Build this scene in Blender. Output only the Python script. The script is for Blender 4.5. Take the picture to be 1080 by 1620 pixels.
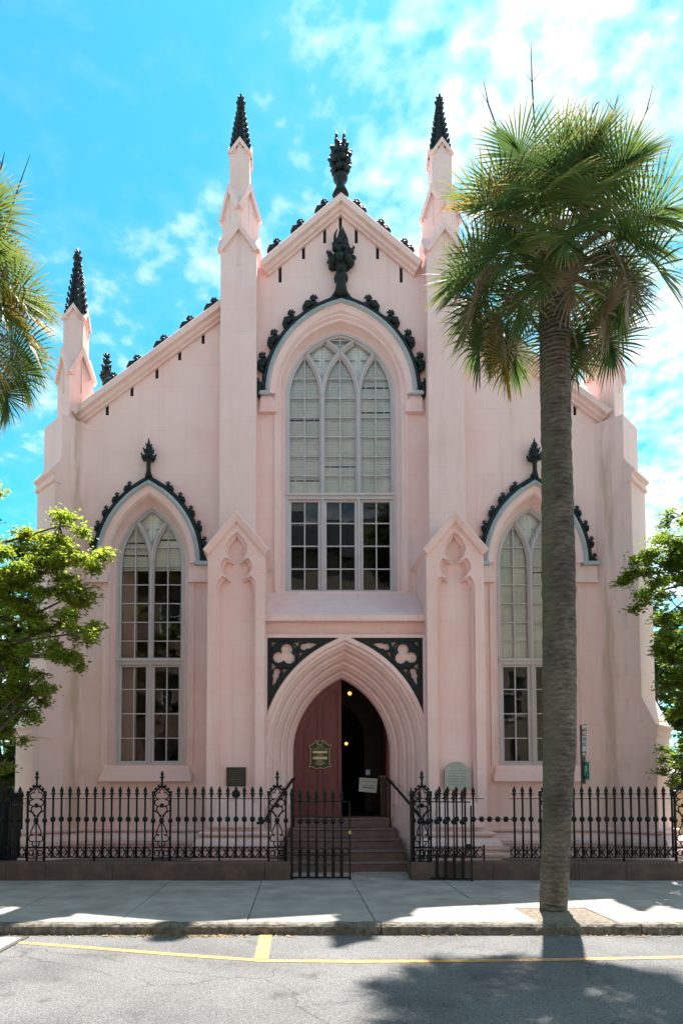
import bpy, bmesh, math, random
from mathutils import Vector, Matrix
from mathutils.geometry import tessellate_polygon

for o in list(bpy.data.objects):
    bpy.data.objects.remove(o, do_unlink=True)
scene = bpy.context.scene
COL = scene.collection
R = math.radians

# ------------------------------------------------------------------ camera
# photograph 1080 x 1620; focal length 1080 px, principal point (470, 1184), pitch 2.9 deg
F, PX0, PITCH = 1080.0, 470.0, R(2.9)
HORIZON = 1239.0
PY0 = HORIZON - F * math.tan(PITCH)
CX, CY, CZ = -0.89, -13.5, 1.6
cam_d = bpy.data.cameras.new('camera')
cam_d.sensor_width = 36.0
cam_d.lens = F / 1620.0 * 36.0
cam_d.shift_x = (540.0 - PX0) / 1620.0
cam_d.shift_y = (PY0 - 810.0) / 1620.0
cam_d.clip_end = 3000.0
cam = bpy.data.objects.new('camera', cam_d)
COL.objects.link(cam)
cam.location = (CX, CY, CZ)
cam.rotation_euler = (math.pi / 2 + PITCH, 0, 0)
scene.camera = cam

# ------------------------------------------------------------------ sky and sun
SUN_EL, SUN_AZ = R(67), R(22)
SKY_STRENGTH = 0.092
world = bpy.data.worlds.new('World')
scene.world = world
world.use_nodes = True
wn, wl = world.node_tree.nodes, world.node_tree.links
wn.clear()


def N(nodes, typ, **kw):
    n = nodes.new(typ)
    for k, v in kw.items():
        if k.startswith('i_'):
            n.inputs[k[2:].replace('_', ' ')].default_value = v
        else:
            setattr(n, k, v)
    return n


def ramp(nodes, stops, interp='LINEAR'):
    n = nodes.new('ShaderNodeValToRGB')
    cr = n.color_ramp
    cr.interpolation = interp
    while len(cr.elements) < len(stops):
        cr.elements.new(0.5)
    for e, (p, c) in zip(cr.elements, stops):
        e.position = p
        e.color = c if len(c) == 4 else (*c, 1)
    return n


def build_sky():
    sky = N(wn, 'ShaderNodeTexSky', sky_type='NISHITA', sun_disc=False,
            sun_elevation=SUN_EL, sun_rotation=SUN_AZ, altitude=0.0,
            air_density=1.0, dust_density=0.3, ozone_density=1.0)
    tint = N(wn, 'ShaderNodeMix', data_type='RGBA', blend_type='MULTIPLY')
    tint.inputs[0].default_value = 1.0
    tint.inputs[7].default_value = (0.17, 0.70, 0.67, 1)
    wl.new(sky.outputs[0], tint.inputs[6])
    geo = N(wn, 'ShaderNodeTexCoord')
    sep = N(wn, 'ShaderNodeSeparateXYZ')
    wl.new(geo.outputs['Generated'], sep.inputs[0])
    zc = N(wn, 'ShaderNodeMath', operation='MAXIMUM')
    wl.new(sep.outputs[2], zc.inputs[0])
    zc.inputs[1].default_value = 0.0
    za = N(wn, 'ShaderNodeMath', operation='ADD')
    wl.new(zc.outputs[0], za.inputs[0])
    za.inputs[1].default_value = 0.22
    comb = N(wn, 'ShaderNodeCombineXYZ')
    for k in (0, 1):
        d = N(wn, 'ShaderNodeMath', operation='DIVIDE')
        wl.new(sep.outputs[k], d.inputs[0])
        wl.new(za.outputs[0], d.inputs[1])
        wl.new(d.outputs[0], comb.inputs[k])
    add = N(wn, 'ShaderNodeVectorMath', operation='ADD')
    wl.new(comb.outputs[0], add.inputs[0])
    add.inputs[1].default_value = CLOUD_OFFSET
    big = N(wn, 'ShaderNodeTexNoise')
    big.inputs['Scale'].default_value = 1.15
    big.inputs['Detail'].default_value = 3
    wl.new(add.outputs[0], big.inputs['Vector'])
    mid = N(wn, 'ShaderNodeTexNoise')
    mid.inputs['Scale'].default_value = 7.0
    mid.inputs['Detail'].default_value = 8
    mid.inputs['Roughness'].default_value = 0.58
    mid.inputs['Distortion'].default_value = 0.5
    wl.new(add.outputs[0], mid.inputs['Vector'])
    puff = N(wn, 'ShaderNodeTexNoise')
    puff.inputs['Scale'].default_value = 27.0
    puff.inputs['Detail'].default_value = 7
    wl.new(add.outputs[0], puff.inputs['Vector'])
    m1 = N(wn, 'ShaderNodeMath', operation='MULTIPLY_ADD')
    wl.new(big.outputs[0], m1.inputs[0])
    m1.inputs[1].default_value = 3.0
    m1.inputs[2].default_value = -1.34
    m2 = N(wn, 'ShaderNodeMath', operation='MULTIPLY_ADD')
    wl.new(mid.outputs[0], m2.inputs[0])
    m2.inputs[1].default_value = 1.5
    wl.new(m1.outputs[0], m2.inputs[2])
    m3 = N(wn, 'ShaderNodeMath', operation='MULTIPLY_ADD')
    wl.new(puff.outputs[0], m3.inputs[0])
    m3.inputs[1].default_value = 1.25
    wl.new(m2.outputs[0], m3.inputs[2])
    rp = ramp(wn, [(0.0, (0, 0, 0)), (0.30, (0.035,) * 3), (0.55, (0.30,) * 3), (0.85, (0.8,) * 3), (1.0, (1, 1, 1))])
    sc = N(wn, 'ShaderNodeMapRange')
    sc.inputs[1].default_value = 0.82
    sc.inputs[2].default_value = 2.10
    wl.new(m3.outputs[0], sc.inputs[0])
    wl.new(sc.outputs[0], rp.inputs[0])
    mix = N(wn, 'ShaderNodeMix', data_type='RGBA')
    wl.new(rp.outputs[0], mix.inputs[0])
    wl.new(tint.outputs[2], mix.inputs[6])
    mix.inputs[7].default_value = CLOUD_COL
    bg = N(wn, 'ShaderNodeBackground')
    bg.inputs[1].default_value = SKY_STRENGTH
    wl.new(mix.outputs[2], bg.inputs[0])
    out = N(wn, 'ShaderNodeOutputWorld')
    wl.new(bg.outputs[0], out.inputs[0])


CLOUD_OFFSET = (13.5, 13.24, -3.97)
CLOUD_COL = (5.1, 5.05, 5.0, 1)
build_sky()

sd = bpy.data.lights.new('sun', 'SUN')
sd.energy = 4.0
sd.angle = R(0.53)
sd.color = (1.0, 0.965, 0.92)
sun = bpy.data.objects.new('sun', sd)
COL.objects.link(sun)
S = Vector((math.sin(SUN_AZ) * math.cos(SUN_EL), math.cos(SUN_AZ) * math.cos(SUN_EL), math.sin(SUN_EL)))
sun.rotation_euler = S.to_track_quat('Z', 'Y').to_euler()
sun.location = (6, 20, 30)

vs = scene.view_settings
vs.view_transform = 'Standard'
vs.look = 'None'
vs.exposure = 2.0
vs.gamma = 1.0
vs.use_curve_mapping = False
scene.cycles.max_bounces = 7
scene.cycles.diffuse_bounces = 3
scene.cycles.glossy_bounces = 3

# ------------------------------------------------------------------ helpers
cT, sT = math.cos(PITCH), math.sin(PITCH)


def P(px, py, Y):
    """photo pixel -> point on the vertical plane at depth Y"""
    u, v = (px - PX0) / F, (PY0 - py) / F
    k = (Y - CY) / (cT - v * sT)
    return Vector((CX + u * k, Y, CZ + (sT + v * cT) * k))


def G(px, py, z=0.0):
    """photo pixel -> point on a level surface of height z"""
    u, v = (px - PX0) / F, (PY0 - py) / F
    k = (z - CZ) / (sT + v * cT)
    return Vector((CX + u * k, CY + (cT - v * sT) * k, z))


def zz(py, Y, px=541):
    return P(px, py, Y).z


def xx(px, py, Y):
    return P(px, py, Y).x


class MB:
    def __init__(self):
        self.v, self.f, self.attr = [], [], None

    def add(self, vs_, fs_):
        o = len(self.v)
        self.v += [tuple(p) for p in vs_]
        self.f += [tuple(i + o for i in f) for f in fs_]
        return self

    def box(self, x0, x1, y0, y1, z0, z1):
        return self.add([(x0, y0, z0), (x1, y0, z0), (x1, y1, z0), (x0, y1, z0),
                         (x0, y0, z1), (x1, y0, z1), (x1, y1, z1), (x0, y1, z1)],
                        [(0, 3, 2, 1), (4, 5, 6, 7), (0, 1, 5, 4), (1, 2, 6, 5), (2, 3, 7, 6), (3, 0, 4, 7)])

    def prism(self, poly, y0, y1):
        """polygon in x,z pushed along y"""
        return self.plate([poly], y0, y1)

    def plate(self, loops, y0, y1):
        """outer loop and holes in x,z, pushed from y0 to y1"""
        flat = [p for lp in loops for p in lp]
        n = len(flat)
        tri = tessellate_polygon([[Vector((p[0], p[1], 0)) for p in lp] for lp in loops])
        vv = [(p[0], y0, p[1]) for p in flat] + [(p[0], y1, p[1]) for p in flat]
        ff = [tuple(t) for t in tri] + [tuple(i + n for i in reversed(t)) for t in tri]
        b = 0
        for lp in loops:
            m = len(lp)
            for i in range(m):
                j = (i + 1) % m
                ff.append((b + i, b + j, b + j + n, b + i + n))
            b += m
        return self.add(vv, ff)

    def prism_xy(self, poly, z0, z1):
        n = len(poly)
        vv = [(p[0], p[1], z0) for p in poly] + [(p[0], p[1], z1) for p in poly]
        ff = [tuple(range(n)), tuple(range(2 * n - 1, n - 1, -1))]
        ff += [(i, (i + 1) % n, (i + 1) % n + n, i + n) for i in range(n)]
        return self.add(vv, ff)

    def tube(self, pts, r, n=6, cap=True):
        pts = [Vector(p) for p in pts]
        m = len(pts)
        rs = r if isinstance(r, (list, tuple)) else [r] * m
        o = len(self.v)
        up = None
        for i, p in enumerate(pts):
            t = (pts[min(i + 1, m - 1)] - pts[max(i - 1, 0)])
            if t.length < 1e-9:
                t = Vector((0, 0, 1))
            t.normalize()
            if up is None:
                up = Vector((0, 0, 1)) if abs(t.z) < 0.9 else Vector((1, 0, 0))
                up = (up - t * up.dot(t)).normalized()
            else:
                up = up - t * up.dot(t)
                up = up.normalized() if up.length > 1e-6 else t.orthogonal().normalized()
            s = t.cross(up)
            for k in range(n):
                a = 2 * math.pi * k / n
                self.v.append(tuple(p + (up * math.cos(a) + s * math.sin(a)) * rs[i]))
        for i in range(m - 1):
            for k in range(n):
                k2 = (k + 1) % n
                self.f.append((o + i * n + k, o + i * n + k2, o + (i + 1) * n + k2, o + (i + 1) * n + k))
        if cap:
            self.f.append(tuple(o + k for k in reversed(range(n))))
            self.f.append(tuple(o + (m - 1) * n + k for k in range(n)))
        return self

    def ball(self, c, r, seg=8, ring=5):
        rx, ry, rz = r if isinstance(r, (list, tuple)) else (r, r, r)
        vv = [(c[0], c[1], c[2] - rz)]
        for i in range(1, ring):
            a = -math.pi / 2 + math.pi * i / ring
            for k in range(seg):
                b = 2 * math.pi * k / seg
                vv.append((c[0] + rx * math.cos(a) * math.cos(b), c[1] + ry * math.cos(a) * math.sin(b), c[2] + rz * math.sin(a)))
        vv.append((c[0], c[1], c[2] + rz))
        ff = [(0, 1 + (k + 1) % seg, 1 + k) for k in range(seg)]
        for i in range(ring - 2):
            for k in range(seg):
                a, b = 1 + i * seg + k, 1 + i * seg + (k + 1) % seg
                ff.append((a, b, b + seg, a + seg))
        L = len(vv) - 1
        ff += [(L, L - seg + k, L - seg + (k + 1) % seg) for k in range(seg)]
        return self.add(vv, ff)

    def lathe(self, c, prof, n=10, rot=0.0):
        """profile of (radius, z) turned round a vertical axis"""
        o = len(self.v)
        m = len(prof)
        for r, z in prof:
            for k in range(n):
                a = 2 * math.pi * k / n + rot
                self.v.append((c[0] + r * math.cos(a), c[1] + r * math.sin(a), c[2] + z))
        for i in range(m - 1):
            for k in range(n):
                k2 = (k + 1) % n
                self.f.append((o + i * n + k, o + i * n + k2, o + (i + 1) * n + k2, o + (i + 1) * n + k))
        self.f.append(tuple(o + k for k in reversed(range(n))))
        self.f.append(tuple(o + (m - 1) * n + k for k in range(n)))
        return self

    def torus(self, c, R0, r, axis='y', n=10, m=6, sx=1.0):
        pts = []
        for k in range(n + 1):
            a = 2 * math.pi * k / n
            if axis == 'y':
                pts.append((c[0] + R0 * math.cos(a) * sx, c[1], c[2] + R0 * math.sin(a)))
            else:
                pts.append((c[0] + R0 * math.cos(a) * sx, c[1] + R0 * math.sin(a), c[2]))
        return self.tube(pts, r, m, cap=False)

    def xf(self, M, start=0):
        for i in range(start, len(self.v)):
            self.v[i] = tuple(M @ Vector(self.v[i]))
        return self

    def mesh(self, name, smooth=False, recalc=True):
        me = bpy.data.meshes.new(name)
        me.from_pydata(self.v, [], self.f)
        if recalc:
            bm = bmesh.new()
            bm.from_mesh(me)
            bmesh.ops.recalc_face_normals(bm, faces=bm.faces)
            bm.to_mesh(me)
            bm.free()
        if smooth:
            me.polygons.foreach_set('use_smooth', [True] * len(me.polygons))
        if self.attr is not None:
            a = me.attributes.new('tip', 'FLOAT', 'POINT')
            a.data.foreach_set('value', self.attr)
        me.update()
        return me


def sweep(mb, path, prof, closed=True, close_path=False):
    """profile of (outward offset, y) swept along a path in x,z; outward is left of the direction of travel"""
    m, n = len(path), len(prof)
    nrm = []
    for i in range(m):
        def seg(a, b):
            d = Vector((path[b][0] - path[a][0], path[b][1] - path[a][1]))
            d.normalize()
            return Vector((-d.y, d.x))
        if close_path:
            n1, n2 = seg(i - 1, i), seg(i, (i + 1) % m)
        else:
            n1 = seg(max(i - 1, 0), max(i - 1, 0) + 1)
            n2 = seg(min(i, m - 2), min(i, m - 2) + 1)
        nrm.append((n1 + n2) / max(0.25, 1 + n1.dot(n2)))
    vv = [(path[i][0] + nrm[i].x * a, y, path[i][1] + nrm[i].y * a) for i in range(m) for a, y in prof]
    ff = []
    for i in range(m if close_path else m - 1):
        i2 = (i + 1) % m
        for k in range(n if closed else n - 1):
            k2 = (k + 1) % n
            ff.append((i * n + k, i * n + k2, i2 * n + k2, i2 * n + k))
    if closed and not close_path:
        ff.append(tuple(range(n)))
        ff.append(tuple((m - 1) * n + k for k in reversed(range(n))))
    mb.add(vv, ff)
    return mb


def sweep_plan(mb, path, prof, closed=True):
    """profile of (outward offset, z) swept along a path in x,y; outward is right of the direction of travel"""
    t = MB()
    sweep(t, [(p[0], -p[1]) for p in path], prof, closed)
    mb.add([(v[0], -v[2], v[1]) for v in t.v], t.f)
    return mb


def arch(cx, a, zs, h, n=14):
    """pointed arch from left springing over the apex to the right springing"""
    r = (a * a + h * h) / (2 * a)
    e = math.asin(min(1.0, h / r)) if r >= a else math.pi - math.asin(h / r)
    L = [(cx - a + r - r * math.cos(e * i / n), zs + r * math.sin(e * i / n)) for i in range(n + 1)]
    return L + [(2 * cx - x, z) for x, z in reversed(L[:-1])]


def jambed(cx, a, z0, zs, h, n=14):
    return [(cx - a, z0)] + arch(cx, a, zs, h, n) + [(cx + a, z0)]


def union_outline(circles, c=(0, 0), n=48, grow=0.0):
    """outline of overlapping circles seen from c, as a star-shaped polygon"""
    out = []
    for k in range(n):
        a = 2 * math.pi * k / n
        dx, dz = math.cos(a), math.sin(a)
        best = 0.004
        for x, z, r in circles:
            r = r + grow
            ex, ez = x - c[0], z - c[1]
            b = dx * ex + dz * ez
            q = b * b - (ex * ex + ez * ez - r * r)
            if q >= 0:
                best = max(best, b + math.sqrt(q))
        out.append((c[0] + dx * best, c[1] + dz * best))
    return out


def clip_convex(poly, clip):
    """Sutherland-Hodgman, clip polygon clockwise or not (made anticlockwise here)"""
    area = sum(clip[i][0] * clip[(i + 1) % len(clip)][1] - clip[(i + 1) % len(clip)][0] * clip[i][1] for i in range(len(clip)))
    if area < 0:
        clip = clip[::-1]
    for i in range(len(clip)):
        a, b = clip[i], clip[(i + 1) % len(clip)]
        if not poly:
            return []

        def side(p):
            return (b[0] - a[0]) * (p[1] - a[1]) - (b[1] - a[1]) * (p[0] - a[0])
        new = []
        for j in range(len(poly)):
            p, q = poly[j], poly[(j + 1) % len(poly)]
            sp, sq = side(p), side(q)
            if sp >= 0:
                new.append(p)
            if (sp >= 0) != (sq >= 0):
                t = sp / (sp - sq)
                new.append((p[0] + t * (q[0] - p[0]), p[1] + t * (q[1] - p[1])))
        poly = new
    return poly


def obj(name, me, mat, parent=None, smooth=False, **props):
    if isinstance(me, MB):
        me = me.mesh(name, smooth)
    if mat is not None and not me.materials:
        me.materials.append(mat)
    o = bpy.data.objects.new(name, me)
    COL.objects.link(o)
    if parent is not None:
        o.parent = parent
        o.matrix_parent_inverse = Matrix.Translation(ORIGIN.get(parent.name, Vector())).inverted()
    for k, v in props.items():
        o[k] = v
    return o


ORIGIN = {}


def thing(name, loc, label, cat, group=None):
    o = bpy.data.objects.new(name, None)
    o.empty_display_size = 0.2
    COL.objects.link(o)
    o.location = loc
    ORIGIN[o.name] = Vector(loc)
    o['label'], o['category'] = label, cat
    if group:
        o['group'] = group
    return o


def place(name, me, mat, parent, loc, rot=(0, 0, 0), scale=(1, 1, 1)):
    o = obj(name, me, mat, parent)
    o.location, o.rotation_euler, o.scale = loc, rot, scale
    return o


def text_mesh(s, size, depth=0.002):
    cu = bpy.data.curves.new('txt', 'FONT')
    cu.body, cu.size, cu.extrude = s, size, depth
    cu.align_x, cu.align_y = 'CENTER', 'CENTER'
    cu.resolution_u = 2
    to = bpy.data.objects.new('txt', cu)
    me = bpy.data.meshes.new_from_object(to)
    bpy.data.objects.remove(to)
    return me


# ------------------------------------------------------------------ materials
def mat_new(name):
    m = bpy.data.materials.new(name)
    m.use_nodes = True
    n, l = m.node_tree.nodes, m.node_tree.links
    n.clear()
    out = n.new('ShaderNodeOutputMaterial')
    b = n.new('ShaderNodeBsdfPrincipled')
    l.new(b.outputs[0], out.inputs[0])
    return m, n, l, b, out


def simple(name, col, rough=0.6, metal=0.0, var=0.12, scale=6.0, bump=0.0, bscale=40.0, spec=0.5, objvar=0.0):
    """one colour with mottling, optional fine relief and a shift per object"""
    m, n, l, b, out = mat_new(name)
    geo = n.new('ShaderNodeNewGeometry')
    nz = N(n, 'ShaderNodeTexNoise')
    nz.inputs['Scale'].default_value = scale
    nz.inputs['Detail'].default_value = 6
    l.new(geo.outputs['Position'], nz.inputs['Vector'])
    lo = tuple(c * (1 - var) for c in col)
    hi = tuple(min(1, c * (1 + var)) for c in col)
    rp = ramp(n, [(0.3, lo), (0.7, hi)])
    l.new(nz.outputs[0], rp.inputs[0])
    src = rp.outputs[0]
    if objvar:
        oi = n.new('ShaderNodeObjectInfo')
        mr = n.new('ShaderNodeMapRange')
        mr.inputs[3].default_value = 1 - objvar
        mr.inputs[4].default_value = 1 + objvar
        l.new(oi.outputs['Random'], mr.inputs[0])
        hs = n.new('ShaderNodeHueSaturation')
        l.new(mr.outputs[0], hs.inputs['Value'])
        l.new(src, hs.inputs['Color'])
        src = hs.outputs[0]
    l.new(src, b.inputs['Base Color'])
    b.inputs['Roughness'].default_value = rough
    b.inputs['Metallic'].default_value = metal
    b.inputs['Specular IOR Level'].default_value = spec
    if bump:
        n2 = N(n, 'ShaderNodeTexNoise')
        n2.inputs['Scale'].default_value = bscale
        n2.inputs['Detail'].default_value = 5
        l.new(geo.outputs['Position'], n2.inputs['Vector'])
        bp = n.new('ShaderNodeBump')
        bp.inputs['Strength'].default_value = bump
        bp.inputs['Distance'].default_value = 0.02
        l.new(n2.outputs[0], bp.inputs['Height'])
        l.new(bp.outputs[0], b.inputs['Normal'])
    return m


def stucco():
    m, n, l, b, out = mat_new('pink_stucco')
    geo = n.new('ShaderNodeNewGeometry')
    sep = n.new('ShaderNodeSeparateXYZ')
    l.new(geo.outputs['Position'], sep.inputs[0])
    # broad mottling
    n1 = N(n, 'ShaderNodeTexNoise')
    n1.inputs['Scale'].default_value = 0.9
    n1.inputs['Detail'].default_value = 7
    n1.inputs['Roughness'].default_value = 0.62
    l.new(geo.outputs['Position'], n1.inputs['Vector'])
    r1 = ramp(n, [(0.3, (0.865, 0.550, 0.512)), (0.5, (0.90, 0.605, 0.568)), (0.72, (0.915, 0.655, 0.62))])
    l.new(n1.outputs[0], r1.inputs[0])
    # rain streaks: noise stretched along z
    mp = n.new('ShaderNodeMapping')
    mp.inputs['Scale'].default_value = (6.0, 6.0, 0.28)
    l.new(geo.outputs['Position'], mp.inputs[0])
    n2 = N(n, 'ShaderNodeTexNoise')
    n2.inputs['Scale'].default_value = 1.0
    n2.inputs['Detail'].default_value = 6
    l.new(mp.outputs[0], n2.inputs['Vector'])
    r2 = ramp(n, [(0.54, (0, 0, 0)), (0.78, (0.46,) * 3)])
    l.new(n2.outputs[0], r2.inputs[0])
    # two old downpipe stains in the corners of the facade
    nw = N(n, 'ShaderNodeTexNoise')
    nw.inputs['Scale'].default_value = 0.9
    nw.inputs['Detail'].default_value = 5
    l.new(geo.outputs['Position'], nw.inputs['Vector'])
    wob = N(n, 'ShaderNodeMath', operation='MULTIPLY_ADD')
    l.new(nw.outputs[0], wob.inputs[0])
    wob.inputs[1].default_value = 0.30
    l.new(sep.outputs[0], wob.inputs[2])
    wob2 = N(n, 'ShaderNodeMath', operation='SUBTRACT')
    l.new(wob.outputs[0], wob2.inputs[0])
    wob2.inputs[1].default_value = 0.15
    ab = N(n, 'ShaderNodeMath', operation='ABSOLUTE')
    l.new(wob2.outputs[0], ab.inputs[0])
    sb = N(n, 'ShaderNodeMath', operation='SUBTRACT')
    l.new(ab.outputs[0], sb.inputs[0])
    sb.inputs[1].default_value = 5.27
    ab2 = N(n, 'ShaderNodeMath', operation='ABSOLUTE')
    l.new(sb.outputs[0], ab2.inputs[0])
    mr = n.new('ShaderNodeMapRange')
    mr.interpolation_type = 'SMOOTHSTEP'
    mr.inputs[1].default_value = 0.0
    mr.inputs[2].default_value = 0.19
    mr.inputs[3].default_value = 1.0
    mr.inputs[4].default_value = 0.0
    l.new(ab2.outputs[0], mr.inputs[0])
    mp3 = n.new('ShaderNodeMapping')
    mp3.inputs['Scale'].default_value = (5.0, 5.0, 0.5)
    l.new(geo.outputs['Position'], mp3.inputs[0])
    n3 = N(n, 'ShaderNodeTexNoise')
    n3.inputs['Scale'].default_value = 1.7
    n3.inputs['Detail'].default_value = 8
    l.new(mp3.outputs[0], n3.inputs['Vector'])
    r3 = ramp(n, [(0.36, (0, 0, 0)), (0.62, (0.75,) * 3)])
    l.new(n3.outputs[0], r3.inputs[0])
    mu = N(n, 'ShaderNodeMath', operation='MULTIPLY')
    l.new(mr.outputs[0], mu.inputs[0])
    l.new(r3.outputs[0], mu.inputs[1])
    mx = N(n, 'ShaderNodeMix', data_type='RGBA')
    l.new(r2.outputs[0], mx.inputs[0])
    l.new(r1.outputs[0], mx.inputs[6])
    mx.inputs[7].default_value = (0.70, 0.47, 0.42, 1)
    mx2 = N(n, 'ShaderNodeMix', data_type='RGBA')
    l.new(mu.outputs[0], mx2.inputs[0])
    l.new(mx.outputs[2], mx2.inputs[6])
    mx2.inputs[7].default_value = (0.55, 0.36, 0.26, 1)
    # dirt splashed up from the ground
    gz = n.new('ShaderNodeMapRange')
    gz.inputs[1].default_value = 0.2
    gz.inputs[2].default_value = 1.9
    gz.inputs[3].default_value = 0.5
    gz.inputs[4].default_value = 0.0
    l.new(sep.outputs[2], gz.inputs[0])
    gn = N(n, 'ShaderNodeTexNoise')
    gn.inputs['Scale'].default_value = 2.6
    gn.inputs['Detail'].default_value = 8
    gn.inputs['Roughness'].default_value = 0.7
    l.new(geo.outputs['Position'], gn.inputs['Vector'])
    gr = ramp(n, [(0.42, (0, 0, 0)), (0.75, (0.8,) * 3)])
    l.new(gn.outputs[0], gr.inputs[0])
    gm = N(n, 'ShaderNodeMath', operation='MULTIPLY')
    l.new(gz.outputs[0], gm.inputs[0])
    l.new(gr.outputs[0], gm.inputs[1])
    mxg = N(n, 'ShaderNodeMix', data_type='RGBA')
    l.new(gm.outputs[0], mxg.inputs[0])
    l.new(mx2.outputs[2], mxg.inputs[6])
    mxg.inputs[7].default_value = (0.46, 0.33, 0.29, 1)
    mx2 = mxg
    # scored courses
    sx = N(n, 'ShaderNodeMath', operation='MULTIPLY_ADD')
    l.new(sep.outputs[1], sx.inputs[0])
    sx.inputs[1].default_value = 0.8
    l.new(sep.outputs[0], sx.inputs[2])
    cb = n.new('ShaderNodeCombineXYZ')
    l.new(sx.outputs[0], cb.inputs[0])
    l.new(sep.outputs[2], cb.inputs[1])
    br = n.new('ShaderNodeTexBrick')
    br.inputs['Scale'].default_value = 1.0
    br.inputs['Brick Width'].default_value = 1.15
    br.inputs['Row Height'].default_value = 0.46
    br.inputs['Mortar Size'].default_value = 0.007
    br.inputs['Mortar Smooth'].default_value = 0.6
    l.new(cb.outputs[0], br.inputs['Vector'])
    bm_ = N(n, 'ShaderNodeTexNoise')
    bm_.inputs['Scale'].default_value = 2.0
    l.new(geo.outputs['Position'], bm_.inputs['Vector'])
    bmr = ramp(n, [(0.4, (0, 0, 0)), (0.65, (0.34,) * 3)])
    l.new(bm_.outputs[0], bmr.inputs[0])
    bmul = N(n, 'ShaderNodeMath', operation='MULTIPLY')
    l.new(br.outputs['Fac'], bmul.inputs[0])
    l.new(bmr.outputs[0], bmul.inputs[1])
    mx3 = N(n, 'ShaderNodeMix', data_type='RGBA')
    l.new(bmul.outputs[0], mx3.inputs[0])
    l.new(mx2.outputs[2], mx3.inputs[6])
    mx3.inputs[7].default_value = (0.58, 0.38, 0.34, 1)
    l.new(mx3.outputs[2], b.inputs['Base Color'])
    b.inputs['Roughness'].default_value = 0.85
    b.inputs['Specular IOR Level'].default_value = 0.25
    n4 = N(n, 'ShaderNodeTexNoise')
    n4.inputs['Scale'].default_value = 45
    n4.inputs['Detail'].default_value = 6
    l.new(geo.outputs['Position'], n4.inputs['Vector'])
    n5 = N(n, 'ShaderNodeTexNoise')
    n5.inputs['Scale'].default_value = 5
    n5.inputs['Detail'].default_value = 4
    l.new(geo.outputs['Position'], n5.inputs['Vector'])
    ad = N(n, 'ShaderNodeMath', operation='MULTIPLY_ADD')
    l.new(n5.outputs[0], ad.inputs[0])
    ad.inputs[1].default_value = 1.6
    l.new(n4.outputs[0], ad.inputs[2])
    ad2 = N(n, 'ShaderNodeMath', operation='MULTIPLY_ADD')
    l.new(br.outputs['Fac'], ad2.inputs[0])
    ad2.inputs[1].default_value = -0.5
    l.new(ad.outputs[0], ad2.inputs[2])
    bp = n.new('ShaderNodeBump')
    bp.inputs['Strength'].default_value = 0.35
    bp.inputs['Distance'].default_value = 0.012
    l.new(ad2.outputs[0], bp.inputs['Height'])
    l.new(bp.outputs[0], b.inputs['Normal'])
    return m


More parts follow.
